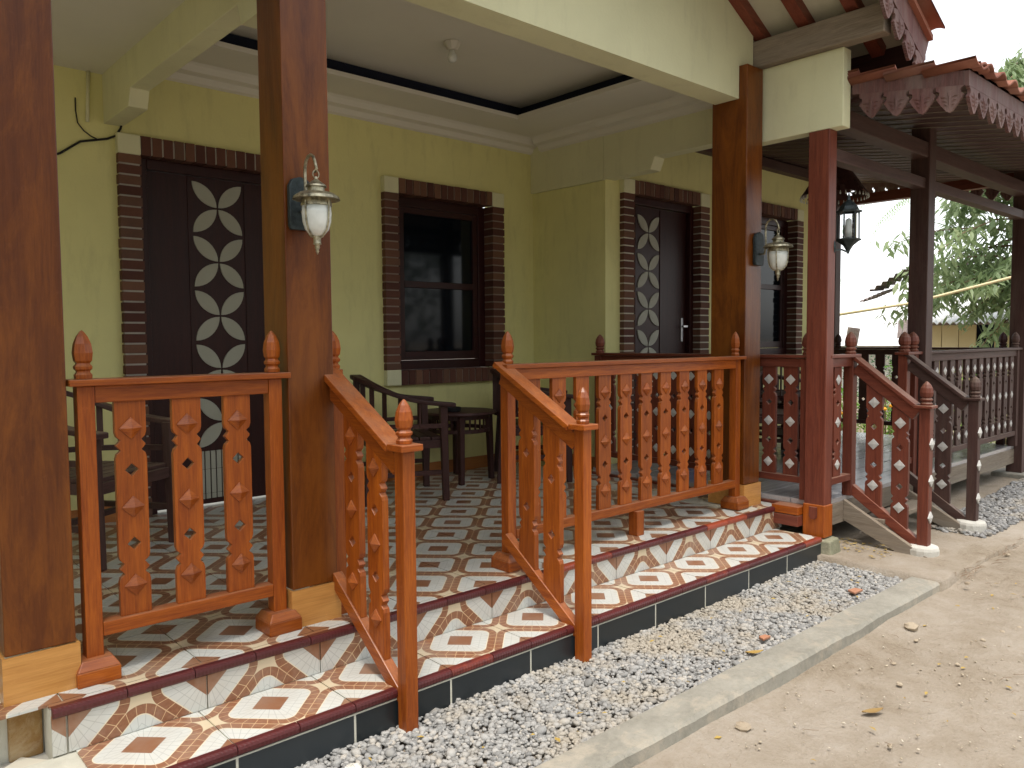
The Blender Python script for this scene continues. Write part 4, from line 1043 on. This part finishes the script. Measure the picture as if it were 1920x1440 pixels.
rtable('small round dark table with spindle apron between the porch armchairs', (3.70, 4.72))
m = MB(); m.lathe([(.055, 0), (.062, .004), (.066, .030), (.060, .032), (.052, .012), (.01, .010)], (3.60, 4.66, .529), 20); o = part('ashtray', m, 'black', None); tag(o, 'round black ashtray on the small porch table', 'ashtray')
GP = 'armchairs standing on the pavilion deck'
chair('red-brown armchair on the pavilion deck just behind the porch column', (5.80, 3.18), R(-60), GP, 'umber', 9, .05)
chair('red-brown armchair on the pavilion deck below the bedroom window', (6.75, 3.72), R(0), GP, 'umber', 9, .05)
t = thing('side_table', 'square dark table between the pavilion armchairs', 'table', (6.30, 3.42, .05))
m = MB(); m.box(-.3, .3, -.25, .25, .50, .53); part('table_top', m, 'darkX', t, local=True, bevel=.004)
m = MB(); m.box(-.26, .26, -.21, .21, .18, .20); part('shelf', m, 'darkX', t, local=True)
for a in (-1, 1):
    for b in (-1, 1): m = MB(); m.box(a * .26 - .02, a * .26 + .02, b * .21 - .02, b * .21 + .02, 0, .50); part('leg', m, 'darkZ', t, local=True)
m = MB(); m.lathe([(.10, 0), (.13, .02), (.14, .18), (.13, .182), (.12, .03), (.02, .02)], (5.30, 3.75, .05), 18); o = part('basin', m, 'blue', None, smooth=True); tag(o, 'blue plastic basin on the pavilion floor behind the chairs', 'basin')

# ================================================================== LAMPS
def wall_lamp(label, x, y, z, s_=1.0, rz_=0.0):
    # mounted on a face at (x,y,z); arm comes out towards local -Y
    t = thing('wall_lantern', label, 'wall lamp', (x, y, z), 'brass wall lanterns on the porch columns', rz_)
    def P(n, m, mat, **k):
        m.v = [(a * s_, b * s_, c * s_) for a, b, c in m.v]; return part(n, m, mat, t, local=True, **k)
    m = MB(); m.plate([(-.038, -.085), (.038, -.085), (.045, -.07), (.045, .07), (.032, .095), (0, .105), (-.032, .095), (-.045, .07), (-.045, -.07)], (), .022, 'XZ', -.012); P('backplate', m, 'iron', bevel=.005)
    m = MB(); c0 = -.135
    pts = [(0, -.022, -.02), (0, -.05, -.022), (0, -.058, .02), (0, -.056, .10)] + [(0, -.095 + .038 * math.cos(a), .125 + .045 * math.sin(a)) for a in [R(d) for d in (10, 40, 70, 100, 130, 160)]] + [(0, c0 - .005, .115), (0, c0 + .008, .105)]
    m.tube(pts, .0055, 8); P('arm', m, 'brass', smooth=True)
    m = MB(); m.tube([(.012 * math.cos(a), c0, .096 + .014 * math.sin(a)) for a in [2 * math.pi * i / 12 for i in range(13)]], .0022, 6, False); P('ring', m, 'brass', smooth=True)
    m = MB(); m.lathe([(.004, .088), (.006, .080), (.012, .074), (.034, .058), (.036, .052), (.029, .050), (.030, .036), (.060, .030), (.078, .018), (.082, .008), (.076, .006), (.055, .010), (.02, .012)], (0, c0, 0), 24); P('canopy', m, 'brass', smooth=False)
    m = MB(); m.lathe([(.050, .010), (.0535, -.008), (.0535, -.014), (.049, -.016)], (0, c0, 0), 24); P('collar', m, 'brass')
    m = MB(); m.lathe([(.050, -.014), (.0515, -.04), (.049, -.07), (.041, -.096), (.026, -.114), (.012, -.119)], (0, c0, 0), 24); P('glass_bowl', m, 'frost', smooth=True)
    m = MB()
    for k in range(4):
        a = R(20 + 90 * k); pr = [(.056, .0), (.055, -.04), (.0525, -.071), (.0445, -.098), (.028, -.117), (.012, -.122)]
        m.tube([(r_ * math.cos(a), c0 + r_ * math.sin(a), z_) for r_, z_ in pr], .0032, 6)
    P('rib', m, 'brass')
    m = MB(); m.lathe([(.013, -.116), (.015, -.122), (.013, -.128), (.013, -.142), (.015, -.146), (.008, -.150), (.009, -.158), (.005, -.166), (.006, -.171), (.001, -.182)], (0, c0, 0), 16); P('drop', m, 'brass', smooth=True)
    return t
wall_lamp('brass wall lantern with frosted glass on the middle column, the larger in view', 1.372, 2.674, 1.545, 1.0)
wall_lamp('brass wall lantern with frosted glass on the right column, further away', 4.470, 2.674, 1.60, 1.08)
# verdigris lantern on the pavilion post
t = thing('pavilion_lantern', 'dark green six sided lantern standing on a bracket of the red pavilion post', 'lantern', (4.625, 2.30, 1.60))
m = MB(); m.lathe([(.045, 0), (.055, .01), (.05, .022), (.02, .03)], (0, 0, 0), 20); m.v = [(c, a, b * 1.35) for a, b, c in m.v]; part('backplate', m, 'iron', t, local=True, smooth=False)
m = MB(); m.tube([(.02, 0, -.01), (.10, 0, -.012), (.20, 0, .0), (.275, 0, -.01), (.285, 0, .02)], [.010, .007, .006, .006, .009], 8); part('arm', m, 'iron', t, local=True, smooth=True)
cx = .285
m = MB(); m.lathe([(.006, -.02), (.012, .0), (.030, .03), (.060, .055), (.075, .062), (.078, .070), (.060, .075)], (cx, 0, 0), 6); part('base_bowl', m, 'iron', t, local=True)
m = MB(); m.lathe([(.058, .232), (.078, .235), (.080, .245), (.060, .250), (.052, .272), (.030, .300), (.012, .312), (.008, .335), (.003, .36)], (cx, 0, 0), 6); part('roof', m, 'iron', t, local=True)
for k in range(6):
    a = 2 * math.pi * k / 6; m = MB(); m.tube([(cx + .062 * math.cos(a), .062 * math.sin(a), .07), (cx + .060 * math.cos(a), .060 * math.sin(a), .235)], .005, 6); part('mullion', m, 'iron', t, local=True)
m = MB(); m.lathe([(.048, .075), (.047, .232)], (cx, 0, 0), 6); part('glass', m, 'clear', t, local=True)
m = MB(); m.lathe([(.02, .075), (.022, .12), (.018, .19), (.004, .2)], (cx, 0, 0), 12); part('bulb', m, 'frost', t, local=True, smooth=True)
# conical pendant shade in the pavilion
t = thing('pendant_lamp', 'dark perforated cone shaped pendant lamp hanging from the pavilion ceiling', 'pendant lamp', (6.60, 3.22, 2.62))
m = MB(); n = 40; V = []; F = []
rows = [(0.05, 0.0), (0.10, -.09), (.15, -.18), (.195, -.25), (.235, -.31), (.27, -.36)]
for r_, z in rows:
    for k in range(n): a = 2 * math.pi * k / n; V.append((r_ * math.cos(a), r_ * math.sin(a), z))
for i in range(len(rows) - 1):
    for k in range(n):
        if i >= 3 and (k * 7 + i * 3) % 5 in (0,): continue
        F.append((i * n + k, i * n + (k + 1) % n, (i + 1) * n + (k + 1) % n, (i + 1) * n + k))
m.add(V, F); part('shade', m, 'darkX', t, local=True)
m = MB()
for k in range(40): a = 2 * math.pi * k / 40; m.lathe([(.001, -.395), (.007, -.388), (.001, -.362)], (.27 * math.cos(a), .27 * math.sin(a), 0), 5)
tag(part('bead_fringe', m, 'frost', t, local=True), kind='stuff')
m = MB(); m.tube([(0, 0, .06), (0, 0, -.02)], .006, 6); part('cord', m, 'black', t, local=True)
# ceiling bulb
t = thing('ceiling_bulb', 'white bulb in a plain socket on the recessed porch ceiling', 'light bulb', (3.09, 3.96, 2.90))
m = MB(); m.lathe([(.052, 0), (.055, -.006), (.050, -.018), (.034, -.045), (.030, -.050)], (0, 0, 0), 8); part('socket', m, 'plastic', t, local=True)
m = MB(); m.lathe([(.016, -.05), (.017, -.062), (.028, -.085), (.030, -.10), (.024, -.118), (.008, -.126)], (0, 0, 0), 16); part('bulb', m, 'frost', t, local=True, smooth=True)

# cable and conduit on the left wall
m = MB(); m.tube([(0.95, 5.02, 2.04), (1.137, 5.02, 2.117), (1.242, 5.018, 2.198), (1.383, 5.018, 2.235), (1.43, 5.02, 2.26), (1.457, 5.015, 2.305), (1.46, 5.0, 2.33)], .0065, 6); o = part('cable', m, 'black', None, smooth=True); tag(o, 'thick black cable running across the yellow wall above the door surround', 'cable')
m = MB(); m.tube([(1.226, 5.025, 2.44), (1.224, 5.02, 2.37), (1.232, 5.02, 2.301), (1.262, 5.02, 2.262), (1.298, 5.02, 2.237), (1.33, 5.018, 2.225)], .0035, 6); o = part('cable', m, 'black', None, smooth=True); tag(o, 'thin black wire curving down to the thicker cable', 'cable')
m = MB(); m.tube([(1.296, 5.018, 2.60), (1.282, 5.018, 2.315)], .010, 8); o = part('conduit', m, 'wallpale', None, smooth=True); tag(o, 'short painted conduit pipe on the wall under the ceiling edge', 'pipe')

# ================================================================== LITTER
def leaf_piece(label, name, cat, x, y, z, L, W, mat, a, tilt=.2, group=None):
    m = MB(); n = 6; V = []; F = []
    for i in range(n + 1):
        t_ = i / n; w_ = W * math.sin(math.pi * min(max(t_, .03), .97)) ** .8; c_ = .25 * L * (t_ - .5) ** 2
        V += [((t_ - .5) * L, -w_ / 2, c_ + .006), ((t_ - .5) * L, 0, c_), ((t_ - .5) * L, w_ / 2, c_ + .004)]
    for i in range(n): F += [(i * 3, i * 3 + 3, i * 3 + 4, i * 3 + 1), (i * 3 + 1, i * 3 + 4, i * 3 + 5, i * 3 + 2)]
    m.add(V, F); o = link(name, m.mesh(name, True), MAT[mat], None, (x, y, z)); o.rotation_euler = (tilt, rr(.15), a); tag(o, label, cat, group); return o
leaf_piece('yellow curled leaf lying on the gravel at the kerb', 'fallen_leaf', 'leaf', 2.93, 1.745, -.262, .085, .032, 'leafdry', -.5, .05)
leaf_piece('brown leaf lying on the bare dirt right of the kerb', 'fallen_leaf', 'leaf', 2.86, 1.22, -.308, .085, .034, 'leafdry', -.6, .03)
for nm, lb, x, y, s_ in (('tile_shard', 'orange terracotta shard on the gravel near the concrete walk', 4.02, 1.82, .045), ('tile_shard', 'small pinkish terracotta chip on the gravel beside the kerb', 3.10, 1.80, .03)):
    m = MB(); m.plate([(x - s_, y - s_ * .5), (x + s_ * .9, y - s_ * .6), (x + s_ * .8, y + s_ * .3), (x - s_ * .5, y + s_ * .55)], (), .012, 'XY', -.255); o = part(nm, m, 'shard', None, bevel=.003); tag(o, lb, 'shard')
rk = [(1.02, 2.0, -.27, .055, 'pale rough rock beside the foot of the nearest sloping handrail', 'gravel'), (1.47, 2.21, -.28, .06, 'white rounded stone at the foot of the nearest orange post', 'whiteconc')]
def rock(label, x, y, z, s_, mat, seed, name='rock', cat='rock', group=None):
    rg = random.Random(seed); m = MB(); n = 7
    pr = [(.02, -.6), (.75, -.45), (1.0, 0), (.8, .4), (.4, .62), (.02, .68)]
    V = []; F = []
    for r_, zz in pr:
        for k in range(n):
            a = 2 * math.pi * k / n; j = 1 + rg.uniform(-.2, .2); V.append((r_ * s_ * j * math.cos(a), r_ * s_ * j * math.sin(a) * .8, zz * s_ * (1 + rg.uniform(-.2, .2)) * .8))
    for i in range(len(pr) - 1):
        for k in range(n): F.append((i * n + k, i * n + (k + 1) % n, (i + 1) * n + (k + 1) % n, (i + 1) * n + k))
    F += [tuple(range(n))[::-1], tuple((len(pr) - 1) * n + k for k in range(n))]
    m.add(V, F); o = link(name, m.mesh(name), MAT[mat], None, (x, y, z)); o.rotation_euler = (0, 0, rg.random() * 6); tag(o, label, cat, group); return o
rock('white rounded stone at the foot of the nearest orange post', 1.50, 2.215, -.285, .045, 'whiteconc', 1)
rock('pale squarish rock on the gravel at the bottom edge', 1.22, 2.10, -.265, .033, 'whiteconc', 2)
rock('grey half-buried lump in the dirt at the bottom right', 1.98, 1.26, -.30, .026, 'concrete', 3)
rock('flat tan stone in the dirt right under the kerb', 2.40, 1.47, -.298, .030, 'pebble', 4)
rock('small tan rock on the dirt near the end of the kerb', 3.80, 1.45, -.29, .035, 'pebble', 6)
rgl = random.Random(3)
for i in range(46):
    x = rgl.uniform(1.6, 6.0); y = rgl.uniform(.5, 1.55)
    if y > kout(x) - .05: continue
    rock('%s loose pebble on the dirt, %s' % ('larger' if i % 3 == 0 else 'tiny' if i % 3 == 1 else 'rounded', 'close under the kerb' if y > kout(x) - .25 else 'out on the open path' if x < 3.6 else 'towards the right edge of the path'), x, y, -.30 if x < 4.6 else -.262, rgl.uniform(.007, .017), 'pebble', 20 + i, 'pebble', 'pebble', 'loose pebbles on the dirt path')
m = MB()
for i in range(70):
    x = rgl.uniform(1.4, 6.5); y = rgl.uniform(.5, 1.6)
    if y > kout(x) + .02: continue
    a = rgl.random() * 6; L_ = rgl.uniform(.02, .07); z = -.296 if x < 4.6 else -.258
    m.tube([(x, y, z), (x + L_ * math.cos(a) * .5, y + L_ * math.sin(a) * .5, z + .003), (x + L_ * math.cos(a + .3), y + L_ * math.sin(a + .3), z + .001)], .0009, 4)
for i in range(60):
    x = rgl.uniform(4.6, 6.6); y = 1.545 + rgl.uniform(-.05, .02); a = rgl.uniform(-.6, .6); L_ = rgl.uniform(.03, .10)
    m.tube([(x, y, -.25), (x + L_ * .5, y + L_ * math.sin(a) * .4, -.247), (x + L_, y + L_ * math.sin(a), -.25)], .0013, 4)
o = part('twigs', m, 'twig', None); tag(o, kind='stuff')

# ================================================================== BACKGROUND
def quad_leaf(m, p, d, up, L_, W_):
    d = d.normalized(); s_ = d.cross(up).normalized() * (W_ / 2); dn = Vector((0, 0, -L_ * .10))
    m.add([p, p + d * L_ * .45 + s_ + dn * .3, p + d * L_ + dn * 1.6, p + d * L_ * .45 - s_ + dn * .3], [(0, 1, 2, 3)])
def leaf_object_mesh(L_, W_, mat):
    m = MB(); n = 5; V = []; F = []
    for i in range(n + 1):
        t_ = i / n; w_ = W_ * (math.sin(math.pi * min(max(t_, .02), .985)) ** .7) / 2; z = -L_ * .25 * t_ * t_
        V += [(t_ * L_, -w_, z + w_ * .25), (t_ * L_, 0, z), (t_ * L_, w_, z + w_ * .25)]
    for i in range(n): F += [(i * 3, i * 3 + 3, i * 3 + 4, i * 3 + 1), (i * 3 + 1, i * 3 + 4, i * 3 + 5, i * 3 + 2)]
    m.add(V, F); me = m.mesh('leaf', True); me.materials.append(MAT[mat]); return me
rg = random.Random(11)
# tree with drooping long leaves, right of the pavilion
TB = Vector((14.8, 3.9, -.35))
tree = thing('leafy_tree', 'broad leaved tree with drooping pale green leaves beyond the pavilion', 'tree', TB)
m = MB(); m.tube([(15.0, 3.6, -.4), (15.0, 3.65, 1.0), (14.9, 3.9, 2.2), (14.8, 4.1, 3.6), (14.7, 4.2, 5.0)], [.10, .08, .065, .05, .03], 8); part('trunk', m, 'twig', tree, smooth=True)
branches = []
mb = MB()
for i in range(100):
    h = rg.uniform(1.2, 5.4); base = Vector((14.9, 4.05, h + .2)); a = rg.random() * 6.283; Lb = rg.uniform(.8, 2.0) * (1.15 - abs(h - 2.6) / 6)
    d = Vector((math.cos(a), math.sin(a), rg.uniform(-.25, .35))); pts = [base + d * Lb * t_ + Vector((0, 0, -.35 * t_ * t_ * Lb)) for t_ in (0, .35, .7, 1)]
    mb.tube(pts, [.02, .014, .009, .005], 5); branches.append(pts)
part('branches', mb, 'twig', tree)
fol = MB(); LM = [leaf_object_mesh(.24, .075, 'leaf'), leaf_object_mesh(.19, .065, 'leaf')]; single = []
for pts in branches:
    for j in range(150):
        t_ = rg.uniform(.15, 1.05); i = min(int(t_ * 3), 2); q_ = pts[i].lerp(pts[i + 1], min(t_ * 3 - i, 1.2)); p_ = q_ + Vector((rg.gauss(0, .10), rg.gauss(0, .10), rg.gauss(0, .09)))
        a = rg.random() * 6.283; d = Vector((math.cos(a), math.sin(a), rg.uniform(-1.6, -.1)))
        if (p_.y > 3.9 and p_.x < 14.6 and len(single) < 260 and rg.random() < .25): single.append((p_, d))
        else: quad_leaf(fol, p_, d, Vector((rg.gauss(0, .4), rg.gauss(0, .4), 1)), rg.uniform(.15, .24), rg.uniform(.045, .075))
tag(part('foliage', fol, 'leaf', tree), kind='stuff')
for p_, d in single:
    o = link('leaf', LM[rg.randrange(2)], None, tree, p_ - TB); o.rotation_euler = d.to_track_quat('X', 'Z').to_euler(); o.rotation_euler.rotate_axis('X', rg.uniform(-.8, .8))
# palm, far off
def palm(x, y, h, s_, label, seed):
    r_ = random.Random(seed); t = thing('coconut_palm', label, 'palm tree', (x, y, -.4), 'pale coconut palms in the background')
    m = MB(); m.tube([(0, 0, 0), (.2 * s_, 0, h * .5), (0, .1, h)], [.16 * s_, .12 * s_, .10 * s_], 8); part('trunk', m, 'twig', t, local=True, smooth=True)
    m = MB()
    for k in range(15):
        a = 2 * math.pi * k / 15 + r_.uniform(-.2, .2); el = r_.uniform(-.1, 1.0); L_ = 2.6 * s_; prev = Vector((0, 0, h)); d = Vector((math.cos(a) * math.cos(el), math.sin(a) * math.cos(el), math.sin(el)))
        for q_ in range(14):
            nx_ = prev + d * (L_ / 14); d = (d + Vector((0, 0, -.13))).normalized(); side = d.cross(Vector((0, 0, 1))).normalized()
            for s2 in (-1, 1):
                for e in (0, .5):
                    b = prev.lerp(nx_, e); tip = b + side * s2 * .42 * s_ * math.sin(math.pi * (q_ + 1.5) / 16) + d * .22 * s_ + Vector((0, 0, -.20 * s_)); w_ = d * .03 * s_
                    m.add([b, b + w_, tip], [(0, 1, 2)])
            prev = nx_
    part('crown', m, 'palm', t, local=True)
palm(24.5, 9.3, 5.6, 1.0, 'pale coconut palm behind the hanging green lantern', 1)
palm(38, 17.5, 3.4, .9, 'small distant palm above the white shed roof', 2)
# shed with zinc roof and bamboo wall
shed = thing('shed', 'low shed with white corrugated zinc roof, bamboo board wall and dark doorway', 'shed', (19.0, 4.6, -.4))
def corrugated(name, par, P0, ux, uy, nu, lv, mat, amp=.03):
    m = MB(); V = []; F = []; n = nu * 4; nrm = ux.cross(uy).normalized()
    for i in range(n + 1):
        t_ = i / n; z = amp * math.sin(t_ * nu * 2 * math.pi)
        for q_ in (0, 1):
            for th_ in (0, -.006): V.append(P0 + ux * t_ + uy * q_ + nrm * (z + th_))
    for i in range(n):
        a = i * 4; b = a + 4; F += [(a, b, b + 2, a + 2), (a + 1, a + 3, b + 3, b + 1), (a, a + 1, b + 1, b), (a + 2, b + 2, b + 3, a + 3)]
    m.add(V, F); return part(name, m, mat, par)
for i in range(3):
    corrugated('roof_sheet', shed, Vector((15.9 + .0, 1.0 + i * 1.9, 1.30)), Vector((0, 1.92, 0)), Vector((4.2, 0, 1.05)), 17, 1, 'zinc')
for i in range(14):
    y0 = 2.2 + i * .30
    if 4.9 <= y0 < 5.2: continue
    m = MB(); m.box(16.35, 16.39, y0 + .006, y0 + .30 - .006, -.4, 1.36); part('wall_board', m, 'bamboo', shed)
m = MB(); m.box(16.55, 16.6, 2.0, 6.4, -.4, 1.34); part('doorway', m, 'cove', shed)  # near-black panel behind the boards stands in for the unlit inside
m = MB(); m.box(16.30, 16.34, 1.2, 6.5, 1.27, 1.31); part('rusty_gutter', m, 'rust', shed)
# big whitewashed building behind it; roof widened and lowered to fill blown-out white
hb = thing('white_house', 'white house with broad pale roof behind the pavilion', 'house', (22, 12, -.4))
m = MB(); m.box(19.5, 28, 8.0, 16, -.4, .95); part('wall', m, 'whiteconc', hb)
m = MB(); m.hexa([(18.9, 6.2, .85), (29, 6.2, .85), (29, 16.5, .85), (18.9, 16.5, .85)], [(22.5, 8.0, 2.55), (25.5, 8.0, 2.55), (25.5, 14, 2.55), (22.5, 14, 2.55)]); part('roof', m, 'zinc', hb)
# loose rusty sheets on a lean-to and bamboo pole
ln = thing('rusty_sheets', 'two loose rusty corrugated sheets leaning on the shed roof', 'roof sheet', (15.0, 5.0, 1.6))
corrugated('sheet', ln, Vector((13.6, 6.15, 1.66)), Vector((0, -.42, .16)), Vector((.8, .1, .10)), 6, 1, 'rust', .02)
corrugated('sheet', ln, Vector((13.5, 5.95, 1.83)), Vector((0, -.62, .36)), Vector((.8, .1, .05)), 6, 1, 'rust', .02)
corrugated('sheet', ln, Vector((15.4, 6.25, 1.02)), Vector((0, -.55, .12)), Vector((.3, .1, .34)), 6, 1, 'rust', .02)
m = MB(); m.tube([(10.5, 5.05, 1.36), (11.0, 4.3, 1.50), (11.4, 3.3, 1.78), (11.7, 2.4, 2.05)], .018, 8); o = part('bamboo_pole', m, 'bamboo', None, smooth=True); tag(o, 'long bamboo pole slanting up across the gap behind the pavilion', 'pole')
m = MB(); m.box(-.03, .03, -.075, .075, 0, .27); o = link('signboard', m.mesh('signboard'), MAT['rust'], None, (10.8, 5.0, .92)); o.rotation_euler = (.15, 0, .2); tag(o, 'small grey weathered panel standing behind the far pavilion railing', 'panel')
m = MB(); m.box(10.77, 10.83, 4.97, 5.03, -.4, .95); part('panel_post', m, 'darkZ', None); bpy.data.objects['panel_post'].parent = o; bpy.data.objects['panel_post'].matrix_parent_inverse = o.matrix_basis.inverted()
# garden: shrubs, flower bed and grass
def shrub(x, y, z, r_, h, label, seed, mat='leaf2', group='shrubs in the garden bed', n=700, L_=.06):
    rg2 = random.Random(seed); t = thing('shrub', label, 'shrub', (x, y, z), group)
    m = MB()
    for i in range(n):
        a = rg2.random() * 6.283; q_ = rg2.random() ** .5; zz = rg2.random(); rad = r_ * q_ * math.sin(math.pi * (.12 + .8 * zz)) ** .6 * (1 + .25 * math.sin(a * 3 + seed))
        p_ = Vector((rad * math.cos(a), rad * math.sin(a), h * (.06 + zz * .94))); d = Vector((math.cos(a), math.sin(a), rg2.uniform(-.5, 1.2)))
        quad_leaf(m, p_, d, Vector((rg2.gauss(0, .6), rg2.gauss(0, .6), 1)), L_ * rg2.uniform(.6, 1.3), L_ * .4)
    part('foliage', m, mat, t, local=True)
    m = MB()
    for k in range(6):
        a = rg2.random() * 6.283; m.tube([(0, 0, 0), (r_ * .3 * math.cos(a), r_ * .3 * math.sin(a), h * .4), (r_ * .6 * math.cos(a), r_ * .6 * math.sin(a), h * .85)], [.012, .008, .004], 5)
    part('stems', m, 'twig', t, local=True); return t
k = 0
spots = [(10.4, 5.6, .35, 1.25, 'leaf2'), (10.6, 5.05, .32, 1.30, 'hedge'), (10.7, 4.6, .36, 1.20, 'hedge'), (10.6, 4.2, .30, 1.15, 'leaf2'), (9.9, 5.35, .28, .85, 'leaf2'), (10.0, 4.75, .26, .80, 'leaf2'), (10.2, 4.25, .26, .80, 'leaf2'),
         (11.0, 3.7, .34, 1.05, 'leaf2'), (11.3, 3.2, .36, 1.0, 'hedge'), (11.2, 2.75, .32, .9, 'leaf2'), (11.5, 2.2, .36, .95, 'hedge'), (12.0, 1.6, .4, .9, 'leaf2')]
lab = {'leaf2': 'bright green leafy shrub in the bed behind the far pavilion railing', 'hedge': 'dark green dense shrub in the bed behind the far pavilion railing'}
for x, y, r_, h, mt in spots:
    shrub(x, y, -.38, r_, h, ('tall ' if h > 1.1 else 'knee high ' if h < .88 else '') + lab[mt] + (', left part' if y > 4.9 else ', middle part' if y > 3.5 else ', right part'), 50 + k, mt, {'leaf2': 'bright green garden shrubs', 'hedge': 'dark green garden shrubs'}[mt]); k += 1
rg3 = random.Random(5)
for i in range(14):
    x, y = 9.6 + rg3.uniform(-.2, .5), 5.4 - i * .13 + rg3.uniform(-.05, .05); z = rg3.uniform(.05, .55)
    t = thing('marigold', ('tall' if z > .35 else 'low') + ' orange marigold flower on a thin stem, ' + ('left end' if i < 5 else 'middle' if i < 10 else 'right end') + ' of the bed', 'flower', (x, y, -.38), 'orange marigolds in the flower bed')
    m = MB(); m.lathe([(.008, z + .38 - .02), (.034, z + .38 - .006), (.036, z + .38 + .01), (.02, z + .38 + .024), (.004, z + .38 + .028)], (0, 0, 0), 9); part('flower_head', m, 'marigold', t, local=True)
    m = MB(); m.tube([(0, 0, 0), (.01, 0, z + .37)], .004, 4); part('stem', m, 'leaf2', t, local=True)
m = MB()
for i in range(5000):
    x = rg3.uniform(9.3, 13.5); y = rg3.uniform(1.2, 6.2); a = rg3.random() * 6.283; h = rg3.uniform(.05, .16)
    m.add([(x, y, -.395), (x + .012 * math.cos(a), y + .012 * math.sin(a), -.395), (x + rg3.uniform(-.04, .04), y + rg3.uniform(-.04, .04), -.395 + h)], [(0, 1, 2)])
o = part('grass', m, 'grass', None); tag(o, kind='stuff')

# row of trees across the yard, behind the photographer (reflected in the panes, shades the porch)
def yard_tree(x, y, h, r_, seed):
    rg2 = random.Random(seed); t = thing('yard_tree', 'dense dark green tree across the yard, number %d from the left' % 0 if False else 'dense dark green tree standing across the yard behind the photographer', 'tree', (x, y, -.4), 'trees across the yard')
    m = MB(); m.tube([(0, 0, 0), (.1, 0, h * .4), (0, .1, h * .8)], [.16, .13, .06], 8); part('trunk', m, 'twig', t, local=True, smooth=True)
    m = MB()
    for i in range(2600):
        a = rg2.random() * 6.283; el = math.acos(rg2.uniform(-1, 1)); q_ = (.35 + .65 * rg2.random() ** .4) * r_ * (1 + .2 * math.sin(3 * a + seed) * math.sin(2 * el))
        p_ = Vector((q_ * math.cos(a) * math.sin(el), q_ * math.sin(a) * math.sin(el), h * .58 + q_ * math.cos(el) * h * .42 / r_)); d = Vector((rg2.gauss(0, 1), rg2.gauss(0, 1), rg2.gauss(0, .6)))
        quad_leaf(m, p_, d, Vector((rg2.gauss(0, 1), rg2.gauss(0, 1), 1)), rg2.uniform(.22, .42), rg2.uniform(.12, .2))
    tag(part('crown', m, 'hedge', t, local=True), kind='stuff')
for i, (x, y, h, r_) in enumerate([(-9, 1.0, 6.5, 2.4), (-8, -4.5, 7, 2.5), (-4.5, -6.5, 7.5, 2.6), (-0.5, -7.5, 7, 2.6), (3.5, -7.8, 8, 2.8), (7.8, -8.5, 7.5, 2.7), (12, -9.5, 7, 2.6)]):
    yard_tree(x, y, h, r_, 90 + i)

rl = random.Random(77); m = MB()
for i in range(170):
    if i < 90: x, y, z = rl.uniform(4.65, 5.0), rl.uniform(1.95, 2.35), -.236
    elif i < 130: x, y, z = rl.uniform(.8, 4.4), rl.uniform(1.74, 2.22), -.262
    else: x, y, z = rl.uniform(1.7, 6.2), rl.uniform(.6, 1.5), -.300 if True else 0
    if i >= 130 and x > 4.6: z = -.27
    a = rl.random() * 6.28; L_ = rl.uniform(.006, .020); w_ = L_ * rl.uniform(.3, .6); c_, s_ = math.cos(a), math.sin(a)
    m.add([(x, y, z), (x + L_ * c_ - w_ * s_, y + L_ * s_ + w_ * c_, z + .004), (x + 2 * L_ * c_, y + 2 * L_ * s_, z + .001), (x + L_ * c_ + w_ * s_, y + L_ * s_ - w_ * c_, z + .002)], [(0, 1, 2, 3)])
o = part('leaf_litter', m, 'leafdry', None); tag(o, kind='stuff')
